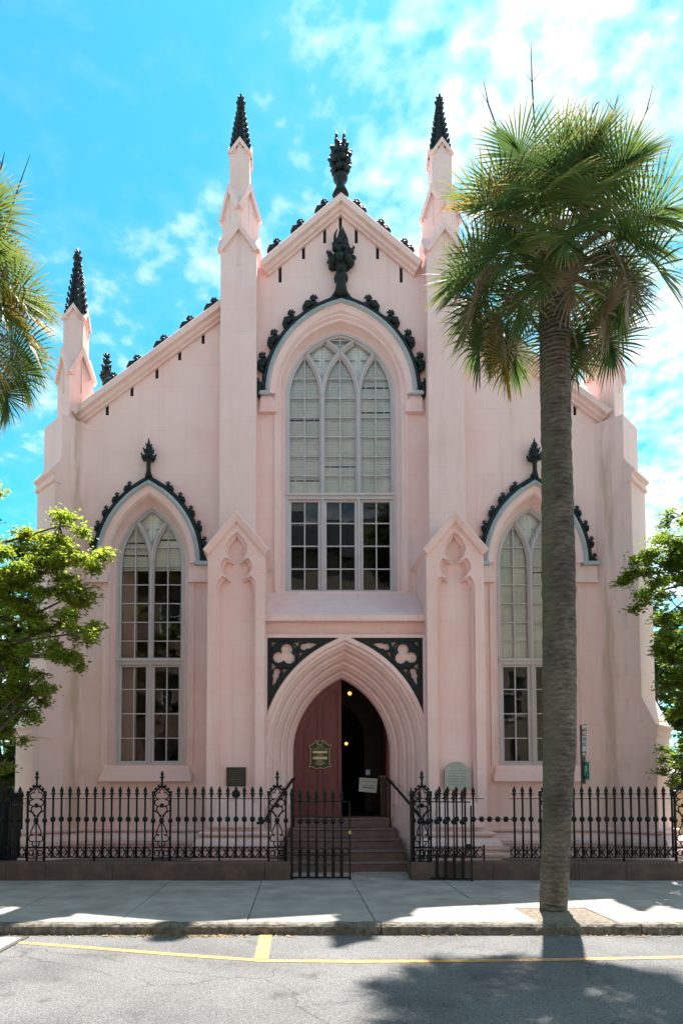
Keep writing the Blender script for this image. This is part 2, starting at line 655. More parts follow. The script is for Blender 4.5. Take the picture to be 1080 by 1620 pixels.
def asphalt():
    m, n, l, b, out = mat_new('asphalt')
    geo = n.new('ShaderNodeNewGeometry')
    n1 = N(n, 'ShaderNodeTexNoise')
    n1.inputs['Scale'].default_value = 75
    n1.inputs['Detail'].default_value = 3
    l.new(geo.outputs['Position'], n1.inputs['Vector'])
    r1 = ramp(n, [(0.3, (0.052, 0.049, 0.047)), (0.5, (0.105, 0.100, 0.096)), (0.72, (0.19, 0.183, 0.175))])
    l.new(n1.outputs[0], r1.inputs[0])
    n2 = N(n, 'ShaderNodeTexNoise')
    n2.inputs['Scale'].default_value = 0.9
    n2.inputs['Detail'].default_value = 6
    l.new(geo.outputs['Position'], n2.inputs['Vector'])
    r2 = ramp(n, [(0.28, (0.70,) * 3), (0.5, (1.0,) * 3), (0.72, (1.16,) * 3)])
    l.new(n2.outputs[0], r2.inputs[0])
    mx = N(n, 'ShaderNodeMix', data_type='RGBA', blend_type='MULTIPLY')
    mx.inputs[0].default_value = 1
    l.new(r1.outputs[0], mx.inputs[6])
    l.new(r2.outputs[0], mx.inputs[7])
    ns = N(n, 'ShaderNodeTexNoise')
    ns.inputs['Scale'].default_value = 3.4
    ns.inputs['Detail'].default_value = 7
    l.new(geo.outputs['Position'], ns.inputs['Vector'])
    rs_ = ramp(n, [(0.26, (0.62,) * 3), (0.40, (1.0,) * 3), (0.72, (1.1,) * 3)])
    l.new(ns.outputs[0], rs_.inputs[0])
    mxs = N(n, 'ShaderNodeMix', data_type='RGBA', blend_type='MULTIPLY')
    mxs.inputs[0].default_value = 1
    l.new(mx.outputs[2], mxs.inputs[6])
    l.new(rs_.outputs[0], mxs.inputs[7])
    mx = mxs
    # wandering cracks
    dn = N(n, 'ShaderNodeTexNoise')
    dn.inputs['Scale'].default_value = 2.5
    dn.inputs['Detail'].default_value = 5
    l.new(geo.outputs['Position'], dn.inputs['Vector'])
    va = N(n, 'ShaderNodeVectorMath', operation='MULTIPLY_ADD')
    l.new(dn.outputs['Color'], va.inputs[0])
    va.inputs[1].default_value = (0.5, 0.5, 0)
    l.new(geo.outputs['Position'], va.inputs[2])
    vo = N(n, 'ShaderNodeTexVoronoi', feature='DISTANCE_TO_EDGE')
    vo.inputs['Scale'].default_value = 0.42
    l.new(va.outputs[0], vo.inputs['Vector'])
    r3 = ramp(n, [(0.0, (1, 1, 1)), (0.006, (0, 0, 0))])
    l.new(vo.outputs['Distance'], r3.inputs[0])
    gate = ramp(n, [(0.42, (0, 0, 0)), (0.55, (0.75,) * 3)])
    n6 = N(n, 'ShaderNodeTexNoise')
    n6.inputs['Scale'].default_value = 0.7
    l.new(geo.outputs['Position'], n6.inputs['Vector'])
    l.new(n6.outputs[0], gate.inputs[0])
    ml = N(n, 'ShaderNodeMath', operation='MULTIPLY')
    l.new(r3.outputs[0], ml.inputs[0])
    l.new(gate.outputs[0], ml.inputs[1])
    mx2 = N(n, 'ShaderNodeMix', data_type='RGBA')
    l.new(ml.outputs[0], mx2.inputs[0])
    l.new(mx.outputs[2], mx2.inputs[6])
    mx2.inputs[7].default_value = (0.035, 0.034, 0.032, 1)
    l.new(mx2.outputs[2], b.inputs['Base Color'])
    b.inputs['Roughness'].default_value = 0.9
    bp = n.new('ShaderNodeBump')
    bp.inputs['Strength'].default_value = 0.8
    bp.inputs['Distance'].default_value = 0.012
    l.new(n1.outputs[0], bp.inputs['Height'])
    l.new(bp.outputs[0], b.inputs['Normal'])
    return m


def glass():
    m, n, l, b, out = mat_new('window_glass')
    n.remove(b)
    tr = n.new('ShaderNodeBsdfTransparent')
    tr.inputs[0].default_value = (0.95, 0.97, 0.96, 1)
    gl = n.new('ShaderNodeBsdfGlossy')
    gl.inputs['Roughness'].default_value = 0.015
    fr = n.new('ShaderNodeFresnel')
    fr.inputs[0].default_value = 1.55
    geo = n.new('ShaderNodeNewGeometry')
    nz = N(n, 'ShaderNodeTexNoise')
    nz.inputs['Scale'].default_value = 3.5
    l.new(geo.outputs['Position'], nz.inputs['Vector'])
    bp = n.new('ShaderNodeBump')
    bp.inputs['Strength'].default_value = 0.035
    bp.inputs['Distance'].default_value = 0.02
    l.new(nz.outputs[0], bp.inputs['Height'])
    l.new(bp.outputs[0], gl.inputs['Normal'])
    mx = n.new('ShaderNodeMixShader')
    l.new(fr.outputs[0], mx.inputs[0])
    l.new(tr.outputs[0], mx.inputs[1])
    l.new(gl.outputs[0], mx.inputs[2])
    l.new(mx.outputs[0], out.inputs[0])
    return m


def leaf(name, c1, c2, c3, trans=0.45, scale=1.3, tip=None, rough=0.5):
    """leaf: colour by a noise in space, see-through glow, optional coloured tips"""
    m, n, l, b, out = mat_new(name)
    geo = n.new('ShaderNodeNewGeometry')
    n1 = N(n, 'ShaderNodeTexNoise')
    n1.inputs['Scale'].default_value = scale
    n1.inputs['Detail'].default_value = 4
    l.new(geo.outputs['Position'], n1.inputs['Vector'])
    oi = n.new('ShaderNodeObjectInfo')
    ad = N(n, 'ShaderNodeMath', operation='MULTIPLY_ADD')
    l.new(oi.outputs['Random'], ad.inputs[0])
    ad.inputs[1].default_value = 0.3
    ad2 = N(n, 'ShaderNodeMath', operation='SUBTRACT')
    l.new(n1.outputs[0], ad2.inputs[0])
    ad2.inputs[1].default_value = 0.15
    l.new(ad2.outputs[0], ad.inputs[2])
    rp = ramp(n, [(0.28, c1), (0.5, c2), (0.75, c3)])
    l.new(ad.outputs[0], rp.inputs[0])
    src = rp.outputs[0]
    if tip:
        at = n.new('ShaderNodeAttribute')
        at.attribute_name = 'tip'
        tr_ = ramp(n, [(0.62, (0, 0, 0)), (1.0, (0.85,) * 3)])
        l.new(at.outputs['Fac'], tr_.inputs[0])
        mx = N(n, 'ShaderNodeMix', data_type='RGBA')
        l.new(tr_.outputs[0], mx.inputs[0])
        l.new(src, mx.inputs[6])
        mx.inputs[7].default_value = (*tip, 1)
        src = mx.outputs[2]
    l.new(src, b.inputs['Base Color'])
    b.inputs['Roughness'].default_value = rough
    b.inputs['Specular IOR Level'].default_value = 0.25
    tl = n.new('ShaderNodeBsdfTranslucent')
    hs = n.new('ShaderNodeHueSaturation')
    hs.inputs['Value'].default_value = 1.5
    hs.inputs['Hue'].default_value = 0.485
    l.new(src, hs.inputs['Color'])
    l.new(hs.outputs[0], tl.inputs[0])
    ms = n.new('ShaderNodeMixShader')
    ms.inputs[0].default_value = trans
    l.new(b.outputs[0], ms.inputs[1])
    l.new(tl.outputs[0], ms.inputs[2])
    l.new(ms.outputs[0], out.inputs[0])
    return m


def bark(name, c1, c2, moss=None, ring=0.0):
    m, n, l, b, out = mat_new(name)
    geo = n.new('ShaderNodeNewGeometry')
    mp = n.new('ShaderNodeMapping')
    mp.inputs['Scale'].default_value = (9, 9, 22 if ring else 2.5)
    l.new(geo.outputs['Position'], mp.inputs[0])
    n1 = N(n, 'ShaderNodeTexNoise')
    n1.inputs['Scale'].default_value = 1.0
    n1.inputs['Detail'].default_value = 8
    n1.inputs['Roughness'].default_value = 0.65
    l.new(mp.outputs[0], n1.inputs['Vector'])
    rp = ramp(n, [(0.3, c1), (0.7, c2)])
    l.new(n1.outputs[0], rp.inputs[0])
    src = rp.outputs[0]
    h = n1.outputs[0]
    if ring:
        np_ = N(n, 'ShaderNodeTexNoise')
        np_.inputs['Scale'].default_value = 1.3
        np_.inputs['Detail'].default_value = 8
        np_.inputs['Roughness'].default_value = 0.7
        l.new(geo.outputs['Position'], np_.inputs['Vector'])
        rq = ramp(n, [(0.35, (0.62,) * 3), (0.5, (1.0,) * 3), (0.68, (1.55, 1.5, 1.4))])
        l.new(np_.outputs[0], rq.inputs[0])
        mq = N(n, 'ShaderNodeMix', data_type='RGBA', blend_type='MULTIPLY')
        mq.inputs[0].default_value = 1
        l.new(src, mq.inputs[6])
        l.new(rq.outputs[0], mq.inputs[7])
        src = mq.outputs[2]
    if ring:
        wv = N(n, 'ShaderNodeTexWave', bands_direction='Z')
        wv.inputs['Scale'].default_value = 5.0
        wv.inputs['Distortion'].default_value = 6.0
        wv.inputs['Detail'].default_value = 4
        wv.inputs['Detail Scale'].default_value = 1.6
        l.new(geo.outputs['Position'], wv.inputs['Vector'])
        wr = ramp(n, [(0.0, (0.80,) * 3), (0.35, (1, 1, 1)), (1, (1.05,) * 3)])
        l.new(wv.outputs[0], wr.inputs[0])
        mu = N(n, 'ShaderNodeMix', data_type='RGBA', blend_type='MULTIPLY')
        mu.inputs[0].default_value = 1
        l.new(src, mu.inputs[6])
        l.new(wr.outputs[0], mu.inputs[7])
        src = mu.outputs[2]
        ad = N(n, 'ShaderNodeMath', operation='MULTIPLY_ADD')
        l.new(wv.outputs[0], ad.inputs[0])
        ad.inputs[1].default_value = 0.8
        l.new(n1.outputs[0], ad.inputs[2])
        h = ad.outputs[0]
    if moss:
        # algae on the side of the trunk that faces left and down the street
        dt = N(n, 'ShaderNodeVectorMath', operation='DOT_PRODUCT')
        l.new(geo.outputs['Normal'], dt.inputs[0])
        dt.inputs[1].default_value = (-0.93, -0.25, 0)
        n2 = N(n, 'ShaderNodeTexNoise')
        n2.inputs['Scale'].default_value = 1.6
        n2.inputs['Detail'].default_value = 7
        l.new(geo.outputs['Position'], n2.inputs['Vector'])
        a2 = N(n, 'ShaderNodeMath', operation='MULTIPLY_ADD')
        l.new(n2.outputs[0], a2.inputs[0])
        a2.inputs[1].default_value = 1.3
        l.new(dt.outputs['Value'], a2.inputs[2])
        mr = n.new('ShaderNodeMapRange')
        mr.inputs[1].default_value = 1.25
        mr.inputs[2].default_value = 1.8
        mr.inputs[4].default_value = 0.75
        l.new(a2.outputs[0], mr.inputs[0])
        mx = N(n, 'ShaderNodeMix', data_type='RGBA')
        l.new(mr.outputs[0], mx.inputs[0])
        l.new(src, mx.inputs[6])
        mx.inputs[7].default_value = (*moss, 1)
        src = mx.outputs[2]
    l.new(src, b.inputs['Base Color'])
    b.inputs['Roughness'].default_value = 0.92
    b.inputs['Specular IOR Level'].default_value = 0.2
    bp = n.new('ShaderNodeBump')
    bp.inputs['Strength'].default_value = 0.9
    bp.inputs['Distance'].default_value = 0.03
    l.new(h, bp.inputs['Height'])
    l.new(bp.outputs[0], b.inputs['Normal'])
    return m


def brickwork():
    m, n, l, b, out = mat_new('brickwork')
    geo = n.new('ShaderNodeNewGeometry')
    sep = n.new('ShaderNodeSeparateXYZ')
    l.new(geo.outputs['Position'], sep.inputs[0])
    cb = n.new('ShaderNodeCombineXYZ')
    l.new(sep.outputs[0], cb.inputs[0])
    l.new(sep.outputs[2], cb.inputs[1])
    br = n.new('ShaderNodeTexBrick')
    br.inputs['Scale'].default_value = 1
    br.inputs['Brick Width'].default_value = 0.23
    br.inputs['Row Height'].default_value = 0.078
    br.inputs['Mortar Size'].default_value = 0.009
    br.inputs['Color1'].default_value = (0.30, 0.13, 0.09, 1)
    br.inputs['Color2'].default_value = (0.20, 0.09, 0.07, 1)
    br.inputs['Mortar'].default_value = (0.45, 0.41, 0.36, 1)
    l.new(cb.outputs[0], br.inputs['Vector'])
    l.new(br.outputs[0], b.inputs['Base Color'])
    b.inputs['Roughness'].default_value = 0.9
    return m


def emit(name, col, s):
    m, n, l, b, out = mat_new(name)
    b.inputs['Base Color'].default_value = (*col, 1)
    b.inputs['Emission Color'].default_value = (*col, 1)
    b.inputs['Emission Strength'].default_value = s
    return m


def worn_paint():
    m = simple('yellow_road_paint', (0.46, 0.235, 0.07), 0.8, var=0.22, scale=9, bump=0.4, bscale=80)
    n, l = m.node_tree.nodes, m.node_tree.links
    b = [x for x in n if x.type == 'BSDF_PRINCIPLED'][0]
    src = b.inputs['Base Color'].links[0].from_socket
    geo = n.new('ShaderNodeNewGeometry')
    nz = N(n, 'ShaderNodeTexNoise')
    nz.inputs['Scale'].default_value = 38
    nz.inputs['Detail'].default_value = 5
    l.new(geo.outputs['Position'], nz.inputs['Vector'])
    n2 = N(n, 'ShaderNodeTexNoise')
    n2.inputs['Scale'].default_value = 1.3
    l.new(geo.outputs['Position'], n2.inputs['Vector'])
    ad = N(n, 'ShaderNodeMath', operation='ADD')
    l.new(nz.outputs[0], ad.inputs[0])
    l.new(n2.outputs[0], ad.inputs[1])
    rp = ramp(n, [(0.0, (0, 0, 0)), (0.54, (0, 0, 0)), (0.62, (0.85,) * 3)])
    mr = N(n, 'ShaderNodeMath', operation='MULTIPLY')
    l.new(ad.outputs[0], mr.inputs[0])
    mr.inputs[1].default_value = 0.5
    l.new(mr.outputs[0], rp.inputs[0])
    mx = N(n, 'ShaderNodeMix', data_type='RGBA')
    l.new(rp.outputs[0], mx.inputs[0])
    l.new(src, mx.inputs[6])
    mx.inputs[7].default_value = (0.16, 0.145, 0.12, 1)
    l.new(mx.outputs[2], b.inputs['Base Color'])
    return m


M = dict(
    stucco=stucco(), asphalt=asphalt(), glass=glass(), brick=brickwork(),
    trim=simple('lavender_grey_paint', (0.56, 0.485, 0.49), 0.5, var=0.06, scale=3),
    hood=simple('blue_grey_paint', (0.42, 0.43, 0.445), 0.55, var=0.12, scale=2.5),
    iron=simple('black_green_iron', (0.005, 0.011, 0.012), 0.5, var=0.3, scale=9, bump=0.25, bscale=60, spec=0.35),
    rail=simple('black_paint', (0.006, 0.008, 0.008), 0.5, var=0.25, scale=12, bump=0.15, bscale=80, spec=0.25),
    maroon=simple('maroon_door_paint', (0.155, 0.034, 0.037), 0.5, var=0.12, scale=3, bump=0.1, bscale=25),
    brown=simple('brownstone', (0.105, 0.062, 0.048), 0.85, var=0.28, scale=5, bump=0.5, bscale=30, objvar=0.12),
    step=simple('brownstone_steps', (0.19, 0.115, 0.098), 0.8, var=0.2, scale=6, bump=0.35, bscale=35, objvar=0.1),
    slab=simple('concrete_paving', (0.33, 0.290, 0.255), 0.85, var=0.24, scale=2.2, bump=0.3, bscale=90, objvar=0.06),
    joint=simple('joint_grit', (0.09, 0.08, 0.065), 0.95, var=0.3, scale=30),
    kerb=simple('granite_kerb', (0.125, 0.105, 0.08), 0.85, var=0.6, scale=14, bump=0.9, bscale=22, objvar=0.12),
    soil=simple('bare_soil', (0.17, 0.135, 0.10), 0.95, var=0.4, scale=18, bump=0.9, bscale=50),
    yellow=worn_paint(),
    grass=simple('rough_ground', (0.09, 0.10, 0.045), 0.95, var=0.4, scale=3, bump=0.8, bscale=20),
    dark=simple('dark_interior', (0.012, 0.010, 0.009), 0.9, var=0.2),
    wood=simple('dark_wood', (0.045, 0.022, 0.016), 0.5, var=0.3, scale=8),
    blind=simple('cream_blind', (0.95, 0.92, 0.86), 0.6, var=0.05, scale=2),
    slate=simple('roof_slate', (0.10, 0.10, 0.105), 0.7, var=0.25, scale=8, bump=0.4, bscale=15),
    bronze=simple('bronze_plaque', (0.035, 0.031, 0.024), 0.5, 0.3, var=0.35, scale=20),
    bronze_hi=simple('worn_bronze', (0.085, 0.078, 0.06), 0.45, 0.4, var=0.3, scale=30),
    tablet=simple('grey_stone', (0.40, 0.385, 0.34), 0.85, var=0.12, scale=9, bump=0.3, bscale=40),
    tablet_cut=simple('cut_letters', (0.30, 0.285, 0.25), 0.9, var=0.1),
    signgreen=simple('dark_green_sign', (0.008, 0.022, 0.016), 0.4, var=0.2),
    gold=simple('gold_leaf', (0.55, 0.42, 0.18), 0.45, 0.2, var=0.15, scale=20),
    cream=simple('cream_paint', (0.68, 0.56, 0.30), 0.6, var=0.1),
    pgreen=simple('parking_green', (0.0, 0.19, 0.115), 0.4, var=0.05),
    white=simple('white_enamel', (0.78, 0.78, 0.75), 0.4, var=0.05),
    red=simple('red_paint', (0.42, 0.03, 0.03), 0.5, var=0.05),
    inkgrey=simple('faded_ink', (0.20, 0.20, 0.20), 0.6, var=0.05),
    paper=simple('white_card', (0.62, 0.62, 0.58), 0.7, var=0.05),
    paperblue=simple('blue_leaflet', (0.38, 0.52, 0.62), 0.7, var=0.05),
    steel=simple('galvanised_post', (0.045, 0.055, 0.05), 0.5, 0.3, var=0.2),
    brass=simple('brass_padlock', (0.55, 0.40, 0.12), 0.35, 0.8, var=0.1),
    castiron=simple('cast_iron_frame', (0.075, 0.06, 0.05), 0.7, 0.2, var=0.3, scale=20, bump=0.4),
    concrete=simple('pale_concrete', (0.48, 0.46, 0.42), 0.85, var=0.15, scale=6, bump=0.3, bscale=60),
    headstone=simple('sandstone_headstone', (0.42, 0.32, 0.19), 0.9, var=0.25, scale=6, bump=0.4),
    palmbark=bark('palm_bark', (0.060, 0.050, 0.043), (0.175, 0.150, 0.128), moss=(0.12, 0.12, 0.065), ring=1),
    boot=bark('palm_boot', (0.11, 0.075, 0.05), (0.27, 0.20, 0.14)),
    bark=bark('tree_bark', (0.05, 0.038, 0.03), (0.13, 0.10, 0.08)),
    frond=leaf('palm_green', (0.034, 0.072, 0.020), (0.068, 0.120, 0.030), (0.130, 0.170, 0.036), 0.40, 1.2, tip=(0.30, 0.23, 0.075), rough=0.55),
    frond_y=leaf('palm_yellow', (0.16, 0.15, 0.03), (0.30, 0.22, 0.03), (0.45, 0.27, 0.03), 0.4, 1.5, tip=(0.45, 0.27, 0.08)),
    dead=leaf('palm_dead', (0.11, 0.08, 0.05), (0.20, 0.15, 0.10), (0.32, 0.265, 0.19), 0.25, 2.2, tip=(0.34, 0.29, 0.22)),
    stem=leaf('palm_stem', (0.10, 0.12, 0.04), (0.16, 0.16, 0.06), (0.2, 0.17, 0.08), 0.05),
    stalk=simple('dry_stalk', (0.06, 0.045, 0.035), 0.9, var=0.2),
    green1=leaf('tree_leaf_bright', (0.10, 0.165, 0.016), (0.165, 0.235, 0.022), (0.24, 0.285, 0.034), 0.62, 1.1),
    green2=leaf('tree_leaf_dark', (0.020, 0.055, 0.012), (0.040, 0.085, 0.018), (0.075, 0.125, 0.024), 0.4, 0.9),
    straw=simple('dry_leaf', (0.26, 0.18, 0.09), 0.9, var=0.4, scale=20),
    bulb=emit('warm_bulb', (1.0, 0.40, 0.08), 1.1),
    tan=simple('tan_render', (0.30, 0.25, 0.19), 0.9, var=0.12, scale=1.2),
    shutter=simple('dark_shutter', (0.02, 0.035, 0.03), 0.5),
    shrub=leaf('shrub_leaf', (0.018, 0.05, 0.014), (0.03, 0.075, 0.02), (0.06, 0.11, 0.03), 0.3),
)

# ------------------------------------------------------------------ ground, road, pavement
YF = -2.0            # fence line
YK0, YK1 = -5.72, -5.54   # kerb front and back
ZR = -0.11           # road level
ZY = 0.17            # churchyard level

m = MB()
m.add([(-400, -300, -0.25), (400, -300, -0.25), (400, 500, -0.25), (-400, 500, -0.25)], [(0, 1, 2, 3)])
obj('ground', m, M['grass'], kind='structure')
m = MB()
m.add([(-120, -12.6, ZR), (120, -12.6, ZR), (120, YK0 + 0.04, ZR), (-120, YK0 + 0.04, ZR)], [(0, 1, 2, 3)])
road = obj('road', m, M['asphalt'], kind='structure')
m = MB().box(-120, 120, -16.2, -12.6, -0.2, 0.0)
obj('far_sidewalk', m, M['slab'], kind='structure')

# painted parking bay lines: sheets 4 mm above the asphalt


def line_on_road(pts, half, axis, z):
    a = [G(px, py, z) for px, py in pts]
    vv = []
    for i, p in enumerate(a):
        d = (a[min(i + 1, len(a) - 1)] - a[max(i - 1, 0)]).normalized()
        s = Vector((-d.y, d.x, 0)) * half
        vv += [p - s, p + s]
    return MB().add(vv, [(2 * i, 2 * i + 1, 2 * i + 3, 2 * i + 2) for i in range(len(a) - 1)])


obj('painted_line', line_on_road([(-90, 1480), (0, 1488.5), (140, 1499), (280, 1510), (414, 1519.5), (560, 1521), (740, 1520), (900, 1517.5), (1080, 1514), (1250, 1511)], 0.047, 0, ZR + 0.004), M['yellow'], road)
obj('painted_tick', line_on_road([(421.5, 1474.5), (413, 1517)], 0.07, 0, ZR + 0.008), M['yellow'], road)

# sidewalk: base sheet with single slabs on it
m = MB()
m.add([(-120, YK1, -0.03), (120, YK1, -0.03), (120, -2.1, -0.03), (-120, -2.1, -0.03)], [(0, 1, 2, 3)])
walk = obj('sidewalk', m, M['joint'], kind='structure')
rng = random.Random(5)
YM = G(470, 1421, 0).y
rows = [(YK1 + 0.006, YM - 0.005), (YM + 0.005, -2.16)]
SP, X0S = 1.485, 0.015
palm_x = G(874, 1440, 0).x
PIT = (palm_x - 0.45, palm_x + 0.48, YK1 + 0.006, YK1 + 0.95)
for ri, (ya, yb) in enumerate(rows):
    for k in range(-16, 17):
        xa, xb = X0S + k * SP + 0.006, X0S + (k + 1) * SP - 0.006
        dz = rng.uniform(-0.004, 0.004)
        pieces = [(xa, xb, ya, yb)]
        if ri == 0 and xa < PIT[1] and xb > PIT[0]:
            pieces = []
            if xa < PIT[0]:
                pieces.append((xa, PIT[0], ya, yb))
            if xb > PIT[1]:
                pieces.append((PIT[1], xb, ya, yb))
            pieces.append((max(xa, PIT[0] + 0.004), min(xb, PIT[1] - 0.004), PIT[3], yb))
        for (a, b_, c, d) in pieces:
            if b_ - a < 0.03:
                continue
            q = MB().box(a, b_, c, d, -0.09, dz)
            q.v = [(x, y, z + (rng.uniform(-0.003, 0.003) if z > -0.05 else 0)) for x, y, z in q.v]
            obj('paving_slab', q, M['slab'], walk)
# soil in the tree pit
m = MB()
nx = 12
for j in range(nx + 1):
    for i in range(nx + 1):
        x = PIT[0] + (PIT[1] - PIT[0]) * i / nx
        y = PIT[2] + (PIT[3] - PIT[2]) * j / nx
        edge = min(i, j, nx - i, nx - j)
        m.v.append((x, y, -0.012 + (rng.uniform(0.0, 0.022) if edge else 0.0) + 0.004 * edge))
m.f = [(j * (nx + 1) + i, j * (nx + 1) + i + 1, (j + 1) * (nx + 1) + i + 1, (j + 1) * (nx + 1) + i) for j in range(nx) for i in range(nx)]
obj('tree_pit_soil', m.mesh('tree_pit_soil', True), M['soil'], kind='structure')

# granite kerb, one rough stone after another
kerb = obj('kerb', MB().box(-120, 120, YK0 + 0.05, YK1 - 0.02, -0.25, -0.09), M['joint'], kind='structure')
x = -13.0
kj = [G(px, 1462, 0).x for px in (-500, -250, 83, 362, 602, 1010, 1260)]
kj = [-16, -13.4, -11.3, -9.2, -7.3] + [v for v in kj if -7 < v < 7] + [6.4, 8.6, 10.8, 13, 15.5]
kj = sorted(kj)
for a, b_ in zip(kj, kj[1:]):
    if b_ - a < 0.3:
        continue
    q = MB()
    n = max(4, int((b_ - a) / 0.09))
    prof = [(YK0, -0.2), (YK0, -0.07), (YK0 + 0.008, -0.02), (YK0 + 0.03, 0.006), (YK1 - 0.02, 0.010), (YK1, 0.0), (YK1, -0.2)]
    for i in range(n + 1):
        xi = a + 0.006 + (b_ - a - 0.012) * i / n
        for (yy, zq) in prof:
            j = 0.010 if zq > -0.15 else 0
            q.v.append((xi, yy + rng.uniform(-j, j) * (1.5 if yy == YK0 else 0.3), zq + rng.uniform(-j, j) * 0.6))
    k = len(prof)
    q.f = [(i * k + t, i * k + (t + 1) % k, (i + 1) * k + (t + 1) % k, (i + 1) * k + t) for i in range(n) for t in range(k)]
    q.f += [tuple(range(k)), tuple(n * k + t for t in reversed(range(k)))]
    obj('kerb_stone', q, M['kerb'], kerb)

# dry leaves and straw in the gutter
m = MB()
rng = random.Random(11)
for i in range(520):
    c = rng.choice([(-2.3, 0.35), (-2.55, 0.5), (-1.75, 0.4), (-3.6, 1.5), (1.2, 2.4), (3.6, 1.6)])
    p = Vector((rng.gauss(c[0], c[1]), YK0 - 0.005 - abs(rng.gauss(0, 0.05)), ZR + 0.008))
    a, L, w = rng.uniform(0, 6.3), rng.uniform(0.015, 0.07), rng.uniform(0.003, 0.012)
    d, s = Vector((math.cos(a), math.sin(a), rng.uniform(0, .3))) * L, Vector((-math.sin(a), math.cos(a), 0)) * w
    m.add([p - d, p + s, p + d, p - s], [(0, 1, 2, 3)])
obj('leaf_litter', m.mesh('leaf_litter', recalc=False), M['straw'], kind='stuff', label='scattered dry leaves and straw along the gutter', category='leaf litter')

# utility vault cover at the left edge of the road
c0, c1, c2 = G(47, 1482.5, ZR), G(-70, 1479, ZR), G(-2, 1509, ZR)
c3 = c1 + (c2 - c0)
cen = (c1 + c2) / 2
t = thing('utility_cover', (cen.x, cen.y, ZR), 'pale concrete utility cover with dark iron frame set into the asphalt', 'utility cover')


def quad_plate(cs, z0, z1):
    return MB().prism_xy([(c.x, c.y) for c in cs], z0, z1)


def shrink(cs, k):
    g = sum(cs, Vector()) / len(cs)
    return [g + (c - g) * k for c in cs]


Q = [c0, c1, c3, c2]
outer, inner = Q, shrink(Q, 0.86)
fr = MB()
vv = [(c.x, c.y, ZR + 0.012) for c in outer + inner] + [(c.x, c.y, ZR - 0.03) for c in outer + inner]
fr.add(vv, [(i, (i + 1) % 4, (i + 1) % 4 + 4, i + 4) for i in range(4)] + [(i, (i + 1) % 4, (i + 1) % 4 + 8, i + 8) for i in range(4)] + [(i + 4, (i + 1) % 4 + 4, (i + 1) % 4 + 12, i + 12) for i in range(4)])
obj('frame', fr, M['castiron'], t)
obj('lid', quad_plate(inner, ZR - 0.03, ZR + 0.008), M['concrete'], t)

# churchyard behind the fence, raised; the way to the steps is level with the pavement
GX = 1.0
yard = obj('churchyard', MB().box(-60, -GX - 0.08, -1.9, 40, -0.2, ZY).box(GX + 0.08, 60, -1.9, 40, -0.2, ZY), M['soil'], kind='structure')
wk = obj('path', MB().box(-GX - 0.08, GX + 0.08, -2.14, 0.4, -0.2, -0.02), M['joint'], kind='structure')
rng = random.Random(3)
for (xa, xb, ya, yb) in [(-1.07, -0.4, -2.13, -1.72), (-0.39, 0.3, -2.13, -1.72), (0.31, 1.07, -2.13, -1.72), (-1.07, -0.1, -1.71, -1.3), (-0.09, 0.55, -1.71, -1.3), (0.56, 1.07, -1.71, -1.3), (-1.07, 0.1, -1.29, -0.9), (0.11, 1.07, -1.29, -0.9)]:
    obj('path_slab', MB().box(xa, xb, ya, yb, -0.08, rng.uniform(-0.006, 0.006)), M['slab'], wk)

# ------------------------------------------------------------------ church
church = thing('church', (0, 0, 0), 'pale pink stuccoed Gothic Revival church with black iron crockets and pinnacles', 'church')
YP, YB, YPO = -0.35, -1.15, -0.90     # fronts of pier, lower buttress, portal
WX = 5.62                             # half width of the body

# window geometry ------------------------------------------------
CW = dict(cx=0.0, a=(xx(628, 780, 0.25) - xx(455, 780, 0.25)) / 2, z0=zz(941, 0.25), zs=zz(628, 0.25), zt=zz(787, 0.25))
CW['h'] = zz(527, 0.25) - CW['zs']
SWX = (xx(842, 1000, 0.25) - xx(241, 1000, 0.25)) / 2
SW = dict(cx=SWX, a=(xx(294.5, 1000, 0.25) - xx(187, 1000, 0.25)) / 2, z0=zz(1212, 0.25), zs=zz(893, 0.25), zt=zz(1048, 0.25))
SW['h'] = zz(801, 0.25) - SW['zs']
DZ0 = zz(1293, 0.15)                  # threshold
DOOR = dict(a=(xx(616, 1200, 0.2) - xx(464, 1200, 0.2)) / 2, z0=DZ0, zs=zz(1192, 0.2))
DOOR['h'] = zz(1074, 0.2) - DOOR['zs']

# front wall -----------------------------------------------------
eave_x = xx(116, 655, -0.05)
z_eave = zz(652, -0.05)
z_apex = zz(306, -0.1)
rake_at_pier = zz(474, -0.1)
X_pin = xx(383, 600, -0.1)
xr1, zr1 = xx(358, 470, -.1), zz(470, -.1)
xr2, zr2 = xx(405, 418, -.1), zz(420, -.1)
slits = []
for (px, y0, y1) in [(443, 421, 447), (480, 389, 410), (513.5, 361, 385), (170, 638, 657), (209, 608, 627), (248.5, 575, 599), (284.5, 547, 570), (321.5, 518, 544)]:
    x = xx(px, (y0 + y1) / 2, 0)
    for s in (1, -1):
        slits.append((s * x, zz(y1, 0), zz(y0, 0)))
slits.append((0.0, zz(362, 0), zz(339, 0)))
jo = 0.20   # the wall opening is this much wider than the window frame
outer = [(-WX, 0), (WX, 0), (WX, z_eave - 0.15), (-eave_x, z_eave), (-xr1, zr1), (-xr1 + .05, zr2), (-xr2, zr2), (0, z_apex - 0.1), (xr2, zr2), (xr1 - .05, zr2), (xr1, zr1), (eave_x, z_eave), (-WX, z_eave - 0.15)]
holes = []
for w in (CW, SW, dict(SW, cx=-SW['cx'])):
    r = (w['a'] ** 2 + w['h'] ** 2) / (2 * w['a'])
    aa = w['a'] + jo
    hh = math.sqrt((r + jo) ** 2 - (r - w['a']) ** 2)
    holes.append([(w['cx'] - aa, w['z0'])] + arch(w['cx'], aa, w['zs'], hh) + [(w['cx'] + aa, w['z0'])])
da = DOOR['a'] + 0.22
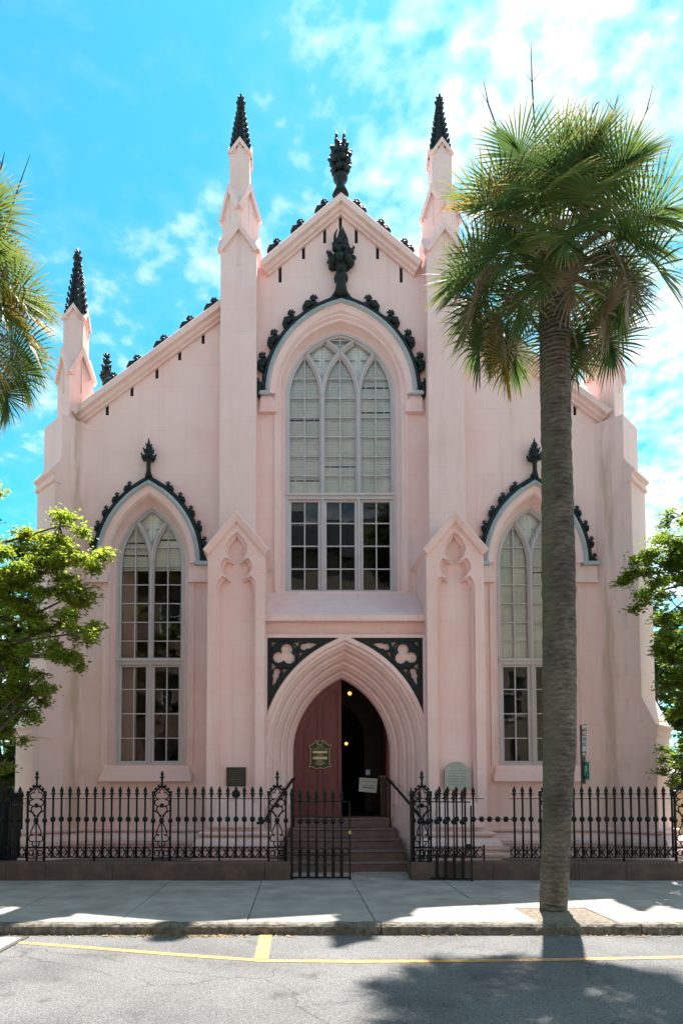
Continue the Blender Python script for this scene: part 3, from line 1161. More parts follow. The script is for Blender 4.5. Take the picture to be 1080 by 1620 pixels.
holes.append([(-da, DZ0 - 0.3)] + arch(0, da, DOOR['zs'], DOOR['h'] + 0.26) + [(da, DZ0 - 0.3)])
for x, za, zb in slits:
    holes.append([(x - 0.032, za), (x - 0.032, zb), (x + 0.032, zb), (x + 0.032, za)])
obj('front_wall', MB().plate([outer] + holes, 0.0, 0.62), M['stucco'], church)
for x, za, zb in slits:  # near-black block in each vent slit stands in for its deep shade
    obj('vent_shade', MB().box(x - .031, x + .031, 0.02, 0.06, za + .001, zb - .001), M['dark'], church)
# body behind
m = MB()
m.box(-WX, -WX + 0.5, 0.62, 22, 0, z_eave - 0.2).box(WX - 0.5, WX, 0.62, 22, 0, z_eave - 0.2)
m.plate([[(-WX, 0), (WX, 0), (WX, z_eave - 0.2), (0, z_apex - 0.9), (-WX, z_eave - 0.2)]], 22, 22.5)
obj('body_wall', m, M['stucco'], church)
zr = z_apex - 0.75
m = MB()
for s in (1, -1):
    m.plate([[(0, zr), (s * (WX + 0.2), z_eave - 0.35), (s * (WX + 0.2), z_eave - 0.5), (0, zr - 0.15)]], 0.58, 22.6)
obj('roof', m, M['slate'], church)
# dark inside: floor, liner behind the slits and windows
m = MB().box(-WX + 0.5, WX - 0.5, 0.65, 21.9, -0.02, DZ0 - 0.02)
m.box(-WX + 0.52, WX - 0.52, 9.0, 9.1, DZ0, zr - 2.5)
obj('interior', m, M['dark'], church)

# coping on the rakes: moulding on the wall face and a capping ------------


def rake(path):
    mb = MB()
    sweep(mb, path, [(-0.20, 0.03), (-0.20, -0.06), (-0.165, -0.075), (-0.15, -0.13), (-0.095, -0.15), (-0.08, -0.23), (0.02, -0.25), (0.035, -0.235), (0.06, 0.1), (0.06, 0.66), (-0.15, 0.66), (-0.15, 0.03)])
    return mb


ax0 = xx(413, 410, -0.2)
obj('gable_coping', rake([(ax0, zz(413, -0.25)), (0, zz(306.5, -0.25)), (-ax0, zz(413, -0.25))]), M['stucco'], church)
zc0, zc1 = zz(649, -0.25), zz(473, -0.25)
xc0, xc1 = xx(115, 645, -0.25), xx(352, 470, -0.25)
obj('side_coping', rake([(xc0, zc0), (xc1, zc1)]), M['stucco'], church)
obj('side_coping', rake([(-xc1, zc1), (-xc0, zc0)]), M['stucco'], church)

# crocket: hooked lobe and a small leafy crown, base at the origin, grows along +z, climbs towards +x


def crocket_mesh():
    q = MB()
    q.tube([(-0.17, 0, -0.02), (-0.145, 0, 0.055), (-0.08, 0, 0.10), (-0.01, 0, 0.075), (0.05, 0, 0.02), (0.12, 0, -0.02)], [0.035, 0.052, 0.060, 0.05, 0.045, 0.04], 7)
    q.ball((-0.115, 0, 0.062), (0.066, 0.072, 0.060), 8, 5)
    q.torus((-0.07, -0.05, 0.06), 0.032, 0.016, 'y', 8, 5)
    q.tube([(0.0, 0, 0.05), (0.045, 0, 0.095), (0.06, 0, 0.135)], [0.042, 0.032, 0.026], 6)
    q.torus((0.06, 0, 0.145), 0.030, 0.016, 'y', 8, 5)
    for ax, az, r in ((0.01, 0.165, .018), (0.035, 0.19, .016), (0.068, 0.196, .018), (0.105, 0.175, .017), (0.115, 0.13, .018), (0.008, 0.12, .016)):
        q.ball((ax, 0, az), (r, r * 1.4, r), 6, 4)
    for sy in (-1, 1):
        q.ball((0.04, 0.045 * sy, 0.10), (0.035, 0.03, 0.03), 6, 4)
        q.ball((-0.09, 0.055 * sy, 0.04), (0.05, 0.03, 0.04), 6, 4)
    return q.mesh('crocket', True)


CROCK = crocket_mesh()
CROCK.materials.append(M['iron'])


def put_crocket(parent, x, y, z, ang, s, flip=False):
    """ang turns the growth direction away from vertical, in the facade plane; flip makes it climb to the left"""
    o = place('crocket', CROCK, None, parent, (x, y, z), (0, ang, 0), (-s if flip else s, s, s))
    return o


sl_c = math.atan2(zz(303, -.25) - zz(408, -.25), -ax0)
for px in (437, 474, 512):
    x = xx(px + 3, 350, -0.05)
    z = zz(305, -.25) - (0 - x) * math.tan(sl_c) + 0.06
    put_crocket(church, x, -0.05, z, -sl_c * 0.75, 1.15)
    put_crocket(church, -x, -0.05, z, sl_c * 0.75, 1.15, True)
sl_s = math.atan2(zc1 - zc0, xc1 - xc0)
for px in (340, 302, 261, 219, 182):
    x = xx(px, 530, -0.05)
    z = zc0 + (x - xc0) * math.tan(sl_s) + 0.06
    put_crocket(church, x, -0.05, z, -sl_s * 0.75, 1.15)
    put_crocket(church, -x, -0.05, z, sl_s * 0.75, 1.15, True)


# finials --------------------------------------------------------
def leaf_ring(q, c, r, z, n, s, lift=0.6, rot=0.0):
    for k in range(n):
        a = 2 * math.pi * k / n + rot
        x, y = c[0] + r * math.cos(a), c[1] + r * math.sin(a)
        q.tube([(c[0] + r * .4 * math.cos(a), c[1] + r * .4 * math.sin(a), z - s * .5), (x, y, z), (x + s * .35 * math.cos(a), y + s * .35 * math.sin(a), z + s * lift), (x + s * .1 * math.cos(a), y + s * .1 * math.sin(a), z + s * (lift + .35))], [s * .3, s * .42, s * .34, s * .12], 6)


def gable_finial(c, H):
    """stem with collar, three tiers of lobes, pointed top sprigs"""
    q = MB()
    k = H / 1.15
    q.lathe(c, [(0.16 * k, -0.10 * k), (0.085 * k, 0.06 * k), (0.08 * k, 0.16 * k), (0.135 * k, 0.20 * k), (0.14 * k, 0.27 * k), (0.08 * k, 0.30 * k), (0.13 * k, 0.42 * k), (0.16 * k, 0.56 * k), (0.15 * k, 0.72 * k), (0.08 * k, 0.86 * k), (0.04 * k, 0.95 * k)], 10)
    for z, r, n, s_, ro in ((0.39, .12, 7, .068, 0), (0.54, .145, 7, .074, .4), (0.70, .135, 7, .070, 0), (0.84, .075, 5, .060, .3)):
        lobe_ring(q, c, r * k, c[2] + z * k, n, s_ * k, ro)
    for s in (-1, 1):
        q.tube([(c[0] + s * .05 * k, c[1], c[2] + .85 * k), (c[0] + s * .075 * k, c[1], c[2] + 1.0 * k), (c[0] + s * .07 * k, c[1], c[2] + 1.08 * k), (c[0] + s * .08 * k, c[1], c[2] + 1.18 * k)], [.055 * k, .042 * k, .03 * k, .012 * k], 6)
        q.ball((c[0] + s * .07 * k, c[1], c[2] + 1.10 * k), 0.028 * k, 6, 4)
    return q


zf = zz(303, -0.05)


def lobe_ring(q, c, r, z, n, s, rot=0.0, curl=True):
    """ring of round lobes, each with a curled tip"""
    for k in range(n):
        a = 2 * math.pi * k / n + rot
        dx, dy = math.cos(a), math.sin(a)
        q.ball((c[0] + dx * r, c[1] + dy * r, z), (s, s, s * 1.05), 7, 5)
        if curl:
            q.tube([(c[0] + dx * (r + s * .3), c[1] + dy * (r + s * .3), z + s * .5), (c[0] + dx * (r + s * 1.0), c[1] + dy * (r + s * 1.0), z + s * 1.15), (c[0] + dx * (r + s * .75), c[1] + dy * (r + s * .75), z + s * 1.75)], [s * .5, s * .42, s * .16], 5)


def hood_finial(c, H, y, slim=False):
    """stem with collar, leafy cup with curls, upper bud and a spike"""
    q = MB()
    k = H / 1.4
    if slim:
        q.lathe(c, [(0.10 * k, 0.2 * k), (0.07 * k, 0.42 * k), (0.065 * k, 0.66 * k), (0.12 * k, 0.72 * k), (0.14 * k, 0.80 * k), (0.10 * k, 0.88 * k), (0.12 * k, 1.0 * k), (0.08 * k, 1.15 * k), (0.04 * k, 1.28 * k), (0.012 * k, 1.42 * k)], 10)
        lobe_ring(q, c, 0.15 * k, c[2] + 0.80 * k, 7, 0.075 * k)
        lobe_ring(q, c, 0.10 * k, c[2] + 1.00 * k, 6, 0.062 * k, .4)
        lobe_ring(q, c, 0.055 * k, c[2] + 1.17 * k, 5, 0.045 * k)
        return q
    q.lathe(c, [(0.12 * k, 0.10 * k), (0.085 * k, 0.30 * k), (0.085 * k, 0.36 * k), (0.13 * k, 0.41 * k), (0.13 * k, 0.47 * k), (0.085 * k, 0.51 * k), (0.085 * k, 0.60 * k), (0.17 * k, 0.70 * k), (0.19 * k, 0.80 * k), (0.10 * k, 0.93 * k), (0.13 * k, 1.02 * k), (0.14 * k, 1.10 * k), (0.07 * k, 1.20 * k), (0.04 * k, 1.32 * k), (0.012 * k, 1.43 * k)], 10)
    lobe_ring(q, c, 0.165 * k, c[2] + 0.73 * k, 7, 0.088 * k)
    lobe_ring(q, c, 0.20 * k, c[2] + 0.88 * k, 7, 0.055 * k, .45)
    lobe_ring(q, c, 0.10 * k, c[2] + 1.06 * k, 6, 0.068 * k, .2, False)
    for a in range(4):
        b = a * math.pi / 2 + .4
        q.tube([(c[0] + .12 * k * math.cos(b), c[1] + .12 * k * math.sin(b), c[2] + 1.08 * k), (c[0] + .125 * k * math.cos(b), c[1] + .125 * k * math.sin(b), c[2] + 1.22 * k), (c[0] + .075 * k * math.cos(b), c[1] + .075 * k * math.sin(b), c[2] + 1.36 * k)], [.035 * k, .024 * k, .008 * k], 5)
    return q


obj('gable_finial', gable_finial((0, -0.05, zf + 0.03), zz(210, -.05) - zf - 0.03), M['iron'], church, smooth=True)

# windows --------------------------------------------------------
def clip_arc(w, pts, inset):
    """keep the run of points that lie inside the window's arch"""
    r = (w['a'] ** 2 + w['h'] ** 2) / (2 * w['a'])
    out = []
    for x, z in pts:
        ok = True
        if z > w['zs']:
            for c in (w['cx'] - w['a'] + r, w['cx'] + w['a'] - r):
                if math.hypot(x - c, z - w['zs']) > r - inset:
                    ok = False
        if not ok:
            break
        out.append((x, z))
    return out


RNG = random.Random(21)


def bar_v(mb, x, z0, z1, w, y0, y1):
    mb.box(x - w / 2, x + w / 2, y0, y1, z0, z1)


def window(w, lights, rows_up, rows_lo, blind_to, gap=0.0):
    cx, a, z0, zs, h, zt = (w[k] for k in ('cx', 'a', 'z0', 'zs', 'h', 'zt'))
    r = (a * a + h * h) / (2 * a)
    full = jambed(cx, a, z0, zs, h)
    fr_ = MB()
    # frame swept round jambs and arch, sill bar and transom
    sweep(fr_, full, [(0.0, 0.2), (0.0, 0.36), (-0.085, 0.36), (-0.085, 0.26), (-0.06, 0.24), (-0.05, 0.2)])
    fr_.box(cx - a + 0.03, cx + a - 0.03, 0.215, 0.355, z0, z0 + 0.075)
    win = obj('window', fr_, M['trim'], church)
    tb = MB().plate([[(cx - a + 0.01, zt - 0.05), (cx + a - 0.01, zt - 0.05), (cx + a - 0.01, zt + 0.06), (cx - a + 0.01, zt + 0.06)]], 0.205, 0.35)
    tb.box(cx - a + 0.01, cx + a - 0.01, 0.165, 0.205, zt + 0.02, zt + 0.065)
    obj('transom', tb, M['trim'], win)
    # mullions, each branching into two arcs of the window's own radius
    mull = [cx + (2 * a) * (i / lights - 0.5) for i in range(1, lights)]
    mw = 0.075
    prof = [(mw / 2, 0.24), (mw / 2 + .02, 0.27), (mw / 2 + .02, 0.35), (-mw / 2 - .02, 0.35), (-mw / 2 - .02, 0.27), (-mw / 2, 0.24), (-0.012, 0.20), (0.012, 0.20)]
    for mx_ in mull:
        mb = MB()
        sweep(mb, [(mx_, z0 - (0.10 if lights < 3 else 0.03)), (mx_, zs + 0.02)], prof)
        obj('mullion', mb, M['trim'], win)
        for s in (-1, 1):
            pts = [(mx_ + s * (r - r * math.cos(t)), zs + r * math.sin(t)) for t in [i * 0.05 for i in range(0, 34)]]
            pts = clip_arc(w, pts, 0.05)
            if len(pts) > 2:
                mb = MB()
                yo = 0.0015 * (s + 1) + 0.003 * mull.index(mx_)
                sweep(mb, pts, [(p_, y_ + yo) for p_, y_ in prof])
                obj('tracery_bar', mb, M['trim'], win)
    # panes: two columns per light
    clip = jambed(cx, a - 0.06, z0 + 0.06, zs, h - 0.06 * h / a * 1.0)
    edges = [cx - a] + mull + [cx + a]
    zrows = [z0 + 0.07 + (zt - 0.05 - z0 - 0.07) * i / rows_lo for i in range(rows_lo + 1)]
    ph = (zs + h * 0.30 - zt - 0.06) / rows_up
    urows = [zt + 0.06 + ph * i for i in range(rows_up + 5) if zt + 0.06 + ph * i < zs + h - 0.02]
    urows.append(zs + h)
    mt = MB()
    for li in range(lights):
        e0 = edges[li] + (0.085 if li == 0 else mw / 2 + 0.02)
        e1 = edges[li + 1] - (0.085 if li == lights - 1 else mw / 2 + 0.02)
        mid = (e0 + e1) / 2
        for cols in ((e0, mid), (mid, e1)):
            for zr_ in (zrows, urows):
                for za, zb in zip(zr_, zr_[1:]):
                    poly = clip_convex([(cols[0], za), (cols[1], za), (cols[1], zb), (cols[0], zb)], clip)
                    if len(poly) < 3:
                        continue
                    gx, gz = sum(p[0] for p in poly) / len(poly), sum(p[1] for p in poly) / len(poly)
                    ty, tx = RNG.gauss(0, 0.006), RNG.gauss(0, 0.006)
                    pm = MB().add([(p[0], 0.312 + (p[0] - gx) * ty + (p[1] - gz) * tx, p[1]) for p in poly], [tuple(range(len(poly)))])
                    me = pm.mesh('pane', recalc=False)
                    obj('pane', me, M['glass'], win)
        # sash rim and muntins
        for zr_ in (zrows,):
            mt.box(e0 - .01, e0 + 0.028, 0.262, 0.34, zr_[0], zr_[-1])
            mt.box(e1 - 0.028, e1 + .01, 0.262, 0.34, zr_[0], zr_[-1])
            mt.box(e0 + .028, e1 - .028, 0.264, 0.339, zr_[0] - .005, zr_[0] + 0.035)
            mt.box(e0 + .028, e1 - .028, 0.264, 0.339, zr_[-1] - 0.04, zr_[-1])
            bar_v(mt, mid, zr_[0] + .03, zr_[-1] - .03, 0.022, 0.285, 0.335)
        top = zs + (h if True else 0)
        ct = [p for p in clip_arc(w, [(mid, zt + .06 + i * .02) for i in range(400)], 0.06)]
        bar_v(mt, mid, zt + 0.03, ct[-1][1], 0.022, 0.285, 0.335)
        for z in zrows[1:-1]:
            mt.box(e0 + .028, e1 - .028, 0.288, 0.333, z - 0.010, z + 0.010)
        mt.box(e0, e1, 0.27, 0.338, zt + 0.06, zt + 0.10)
        for z in urows[1:-1]:
            seg = clip_convex([(e0, z - 0.009), (e1, z - 0.009), (e1, z + 0.009), (e0, z + 0.009)], clip)
            if len(seg) >= 3:
                mt.plate([seg], 0.288, 0.333)
    obj('glazing_bars', mt, M['trim'], win)
    # venetian blind slats behind the glass
    bl = MB()
    for li in range(lights):
        e0, e1 = edges[li] + (0.05 if li == 0 else 0.003), edges[li + 1] - (0.05 if li == lights - 1 else 0.003)
        z = blind_to[li]
        while z < zs + h - 0.03:
            seg = clip_convex([(e0, z), (e1, z), (e1, z + 0.03), (e0, z + 0.03)], clip)
            xs = [p[0] for p in seg]
            if len(seg) >= 3 and max(xs) - min(xs) > 0.02:
                sag = RNG.gauss(0, 0.0012)
                if RNG.random() > 0.016:
                    xa, xb = min(xs), max(xs)
                    bl.add([(xa, 0.366, z), (xb, 0.366, z + sag), (xb, 0.374, z + 0.034 + sag), (xa, 0.374, z + 0.034)], [(0, 1, 2, 3)])
            z += 0.033
        bl.box(e0, e1, 0.364, 0.40, blind_to[li] - 0.035, blind_to[li] - 0.008)
        # ladder tapes
        for q_ in (0.22, 0.78):
            x = e0 + (e1 - e0) * q_
            zt_ = min(zs + h * 0.55, zs + h - 0.15)
            bl.box(x - 0.008, x + 0.008, 0.3625, 0.365, blind_to[li] - .01, zt_)
    obj('blind', bl.mesh('blind', recalc=False), M['blind'], win)
    # splayed stucco reveal from the wall face to the frame
    rv = MB()
    sweep(rv, full, [(0.225, -0.03), (0.225, 0.05), (jo, 0.05), (jo, 0.30), (0.0, 0.30), (0.0, 0.215), (0.03, 0.20), (0.075, 0.11), (0.09, 0.065), (0.10, 0.03), (0.125, 0.015), (0.15, 0.02), (0.165, -0.005), (0.185, -0.03)])
    obj('window_reveal', rv, M['stucco'], church)
    return win


window(CW, 3, 6, 4, [CW['zt'] + 0.12] * 3)
window(SW, 2, 6, 4, [SW['zt'] + 0.12] * 2)
zbl = zz(899, 0.3)
window(dict(SW, cx=-SW['cx']), 2, 6, 4, [zbl, zbl])


def hood(cx, a, zs, h, ncr, fin_h, stop_out, scale):
    """grey label moulding over an arch with iron crockets and a finial"""
    path = arch(cx, a, zs, h, 18)
    mb = MB()
    sweep(mb, path, [(-0.015, 0.02), (-0.02, -0.10), (0.02, -0.16), (0.075, -0.12), (0.085, 0.02)])
    for s in (-1, 1):
        x0, x1 = cx + s * (a - 0.02), cx + s * (a + stop_out)
        mb.box(min(x0, x1), max(x0, x1), -0.155, 0.02, zs - 0.065, zs + 0.005)
    hd = obj('hood_mould', mb, M['hood'], church)
    st = MB()
    sweep(st, path, [(-0.02, 0.015), (-0.12, 0.015), (-0.16, -0.01), (-0.13, -0.055), (-0.06, -0.07), (-0.02, -0.10)])
    for s in (-1, 1):
        x0, x1 = cx + s * (a - 0.16), cx + s * (a + stop_out)
        poly = [(x0, zs - 0.38), (x1 - s * 0.02, zs - 0.38), (x1 - s * 0.02, zs - 0.067), (cx + s * (a - .02), zs - 0.067), (x0, zs - 0.2)]
        st.plate([poly], -0.075, 0.015)
        st.box(min(x0, x1) - .005, max(x0, x1) + .005, -0.10, 0.014, zs - 0.40, zs - 0.36)
    obj('label_stop', st, M['stucco'], hd)
    ir = MB()
    sweep(ir, path, [(0.087, -0.02), (0.087, -0.11), (0.125, -0.125), (0.165, -0.09), (0.165, -0.02)])
    # ogee foot of the finial
    zt = path[18][1]
    kf = fin_h / 1.4
    ir.plate([[(cx + sx_ * xq * kf, zt + zq * kf) for sx_, xq, zq in [(-1, .42, -.17), (-1, .30, .0), (-1, .18, .09), (-1, .11, .20), (-1, .085, .34), (1, .085, .34), (1, .11, .20), (1, .18, .09), (1, .30, .0), (1, .42, -.17)]] + [(cx, zt + 0.09)]], -0.13, -0.015)
    obj('iron_strip', ir, M['iron'], hd)
    L = [0]
    for i in range(18):
        L.append(L[-1] + math.dist(path[i], path[i + 1]))
    for k in range(ncr):
        d = L[-1] * (k + 0.22) / (ncr + 0.32)
        i = max(j for j in range(18) if L[j] <= d)
        t = (d - L[i]) / (L[i + 1] - L[i])
        x = path[i][0] + t * (path[i + 1][0] - path[i][0])
        z = path[i][1] + t * (path[i + 1][1] - path[i][1])
        tx, tz = path[i + 1][0] - path[i][0], path[i + 1][1] - path[i][1]
        ang = math.atan2(tz, tx)
        nx_, nz_ = -math.sin(ang), math.cos(ang)
        put_crocket(hd, x + nx_ * .13, -0.08, z + nz_ * .13, -ang * 0.8, scale)
        put_crocket(hd, 2 * cx - x - nx_ * .13, -0.08, z + nz_ * .13, ang * 0.8, scale, True)
    obj('hood_finial', hood_finial((cx, -0.12, zt), fin_h, 0, slim=scale < 1.1), M['iron'], hd, smooth=True)


ha = (xx(660, 620, -0.1) - xx(424, 620, -0.1)) / 2
hz = zz(620, -0.1)
hood(0, ha - .05, hz, zz(478, -.1) - hz, 5, zz(360, -.1) - zz(476, -.1), 0.2, 1.18)
ha2 = (xx(322, 885, -0.1) - xx(161, 885, -0.1)) / 2
hz2 = zz(889, -0.1)
for s in (-1, 1):
    hood(s * SW['cx'], ha2 - .05, hz2, zz(766, -.1) - hz2, 6, zz(693, -.1) - zz(764, -.1), 0.28, 0.70)

# sills: sloping block under the side windows
for s in (-1, 1):
    cx = s * SW['cx']
    t_ = MB()
    zs0, zs1 = zz(1236, -0.1), SW['z0']
    w0, w1 = SW['a'] + 0.22, SW['a'] + 0.14
    vv = [(cx - w0, -0.15, zs0), (cx + w0, -0.15, zs0), (cx + w0, 0.0, zs0), (cx - w0, 0.0, zs0), (cx - w1, -0.012, zs1 + .01), (cx + w1, -0.012, zs1 + .01), (cx + w1, 0.34, zs1 + .01), (cx - w1, 0.34, zs1 + .01),
          (cx - w0, 0.02, zs1 - .12), (cx + w0, 0.02, zs1 - .12)]
    t_.add(vv, [(0, 1, 5, 4), (0, 4, 8), (1, 9, 5), (0, 8, 3), (1, 2, 9), (0, 3, 2, 1), (4, 5, 6, 7), (3, 8, 9, 2), (8, 4, 7), (9, 6, 5), (8, 7, 6, 9)])
    obj('window_sill', t_, M['stucco'], church)


# piers and pinnacles -------------------------------------------
def gablets(q, cx, cy, w, rot, ze, zp, ov=0.06, th=0.075):
    """cross-gabled cap of a square shaft, with a raked coping on each of the four faces"""
    for k in range(2):
        st = len(q.v)
        d = w / 2 + (0.002 if k else 0.0)
        q.plate([[(-w / 2 + .001, ze - .001), (w / 2 - .001, ze - .001), (0, zp)]], -d, d)
        for sg in (-1, 1):
            path = [(-w / 2 - 0.002, ze), (0, zp), (w / 2 + 0.002, ze)]
            y0, y1 = (-d - ov, -d + 0.1) if sg < 0 else (d - 0.1, d + ov)
            sweep(q, path, [(-th * .5, y0), (th * .6, y0), (th * .6, y1), (-th * .5, y1)])
        q.xf(Matrix.Translation((cx, cy, 0)) @ Matrix.Rotation(rot + k * math.pi / 2, 4, 'Z'), st)


def shaft(q, cx, cy, w, rot, z0, z1):
    st = len(q.v)
    q.box(-w / 2, w / 2, -w / 2, w / 2, z0, z1)
    q.xf(Matrix.Translation((cx, cy, 0)) @ Matrix.Rotation(rot, 4, 'Z'), st)


def spire(c, r0, H, rot):
    """eight-sided crocketed spire with a knobbed top"""
    q = MB()

    def rad(t):
        return r0 * (1 - .80 * t ** 1.15)
    q.lathe(c, [(r0 * .8, -0.28), (r0 * .85, -0.06), (r0, 0.0)] + [(rad(t), H * .8 * t) for t in (.2, .4, .6, .8, 1.0)] + [(r0 * .36, H * .83), (r0 * .36, H * .89), (r0 * .14, H * .93), (0.012, H)], 8, rot)
    n = 9
    for i in range(n):
        t = (i + 0.45) / n
        z = c[2] + H * .80 * t
        r = rad(t)
        s = 0.100 * (1 - .36 * t)
        for k in range(8):
            a = rot + k * math.pi / 4
            dx, dy = math.cos(a), math.sin(a)
            q.tube([(c[0] + dx * (r - .04), c[1] + dy * (r - .04), z - s * .4), (c[0] + dx * (r + s * .25), c[1] + dy * (r + s * .25), z + s * .1), (c[0] + dx * (r + s * .38), c[1] + dy * (r + s * .38), z + s * .6), (c[0] + dx * (r + s * .22), c[1] + dy * (r + s * .22), z + s * .95)], [s * .36, s * .40, s * .26, s * .08], 5)
    leaf_ring(q, c, r0 * .26, c[2] + H * .84, 6, 0.08)
    leaf_ring(q, c, r0 * .16, c[2] + H * .93, 4, 0.065)
    return q


for s in (-1, 1):
    # tall central piers
    x0, x1 = xx(347.5, 700, YP), xx(405, 700, YP)
    w, cx = x1 - x0, (x0 + x1) / 2 * -s * -1
    cx = s * abs((x0 + x1) / 2)
    cy = YP + w / 2
    ze1, zp1 = zz(398, YP), zz(360, YP)
    q = MB()
    shaft(q, cx, cy, w, 0, 0.0, ze1)
    gablets(q, cx, cy, w, 0, ze1, zp1)
    obj('pier', q, M['stucco'], church)
    w2 = 0.54
    ze2, zp2 = zz(330, YP), zz(288, YP)
    ze3, zp3 = zz(243, YP + .15), zz(222, YP + .15)
    q = MB()
    shaft(q, cx, cy, w2, math.pi / 4, ze1 - 0.3, ze2)
    gablets(q, cx, cy, w2, math.pi / 4, ze2, zp2)
    w3 = 0.40
    shaft(q, cx, cy, w3, 0, ze2 - 0.2, ze3)
    gablets(q, cx, cy, w3, 0, ze3, zp3, 0.04, 0.055)
    pn = obj('pinnacle', q, M['stucco'], church)
    zs_ = zz(236, YP + .15)
    obj('spire', spire((cx, cy, zs_), 0.195, zz(137, YP + .2) - zs_, math.pi / 8), M['iron'], pn, smooth=True)

# diagonal corner buttresses ------------------------------------
NEAR, FARC = Vector((-5.83, -0.73)), Vector((-6.38, -0.18))
ENDC = (NEAR + FARC) / 2
BW = (NEAR - FARC).length
U = Vector((-1, -1)).normalized()


def near_u(px, py):
    """how far out a stage reaches: its near corner lies on the flank line and shows at px"""
    best = None
    for i in range(0, 200):
        t = i * 0.005
        X, Y = -5.10 - t, -t
        d = abs(xx(px, py, Y) - X)
        if best is None or d < best[0]:
            best = (d, t)
    return (best[1] - 0.73) * math.sqrt(2)


def u_depth(u):
    return -0.455 + u * -0.7071


u2, u3, u4 = near_u(76, 1000), near_u(87, 800), near_u(98, 710)
print('buttress stages', u2, u3, u4)
zl0, zl1 = zz(1146, -.6), zz(1108, -.4)
zu0, zu1 = zz(748, -.3), zz(736, -.2)
zm0, zm1 = zz(905, -.45), zz(880, -.4)
ztop = zz(668, -0.1)
for s in (-1, 1):
    Mx = Matrix.Scale(-1, 4, (1, 0, 0)) if s > 0 else Matrix.Identity(4)
    # local x = along U (outwards), local z up, y across
    ex = Vector((U.x, U.y, 0))
    ey = Vector((0, 0, 1)).cross(ex)
    L = Matrix(((ex.x, ey.x, 0, ENDC.x), (ex.y, ey.y, 0, ENDC.y), (0, 0, 1, 0), (0, 0, 0, 1)))
    q = MB()
    prof = [(-2.2, 0), (0, 0), (0, zl0), (u2, zl1 + 0.05), (u2, zm0), (u3, zm1), (u3, zu0), (u4, zu1 + .05), (u4, ztop), (u4 - 0.9, ztop), (-2.2, ztop - .01)]
    q.plate([prof], -BW / 2, BW / 2)
    # moulded weatherings
    q.plate([[(-.34, zl1 + .06), (0.0, zl0 - 0.005), (0.065, zl0 - 0.02), (0.07, zl0 - 0.06), (0.015, zl0 - 0.12), (0.035, zl0 - 0.15), (0.035, zl0 - 0.21), (0.005, zl0 - 0.25), (-.34, zl0 - .25)]], -BW / 2 - 0.03, BW / 2 + 0.03)
    q.plate([[(u3 - .12, zu1 + .02), (u3 + .075, zu0 - .03), (u3 + .08, zu0 - .07), (u3 + .02, zu0 - .12), (u3 + .02, zu0 - .19), (u3 + .045, zu0 - .2), (u3 + .045, zu0 - .25), (u3 + .003, zu0 - .27), (u3 - .12, zu0 - .27)]], -BW / 2 - 0.02, BW / 2 + 0.012)
    q.xf(L)
    if s > 0:
        q.xf(Mx)
    obj('corner_buttress', q, M['stucco'], church)
    # corner pinnacle
    pc = Vector((xx(119.5, 640, 0.15) * -s * -1, 0.15))
    pcx = s * abs(xx(119.5, 640, 0.15))
    q = MB()
    zeA, zpA = zz(601, 0), zz(560, 0)
    zeB, zpB = zz(511, 0.05), zz(490, 0.05)
    shaft(q, pcx, 0.15, 0.52, math.pi / 4, ztop - 0.2, zeA)
    gablets(q, pcx, 0.15, 0.52, math.pi / 4, zeA, zpA)
    shaft(q, pcx, 0.15, 0.40, 0, zeA - .3, zeB)
    gablets(q, pcx, 0.15, 0.40, 0, zeB, zpB, 0.04, 0.055)
    pn = obj('corner_pinnacle', q, M['stucco'], church)
    zs_ = zz(503, 0.1)
    obj('spire', spire((pcx, 0.15, zs_), 0.20, zz(393, .15) - zs_, math.pi / 8), M['iron'], pn, smooth=True)
    # little iron pinnacle of the side eaves, seen over the rake
    q = MB()
    x = s * abs(xx(169, 600, 0.9))
    zb = zz(606, 0.9)
    q.lathe((x, 0.9, zb - .5), [(0.1, 0), (0.09, .5), (0.05, .75), (0.02, 1.15)], 8)
    for i in range(5):
        leaf_ring(q, (x, 0.9, 0), 0.10 - .014 * i, zb + .08 + .13 * i, 5, .1 - .01 * i, .5, i * .5)
    obj('eaves_finial', q, M['iron'], church, smooth=True)

# lower buttresses with niches -----------------------------------
bx0, bx1 = xx(328, 1000, YB), xx(419, 1000, YB)
BCX, BHW = -(bx0 + bx1) / 2, (bx1 - bx0) / 2
zg_e, zg_p = zz(872, YB), zz(818, YB)


def niche_px():
    half = [(31, 1270), (31, 932), (30, 922), (27, 915), (23, 911), (14, 915), (19.5, 909), (24, 903), (25.5, 896), (24, 889), (19, 882.5), (8, 886.5), (14, 880), (16.5, 874), (17.5, 868), (16, 861), (12, 853), (6, 846), (0, 842)]
    return half


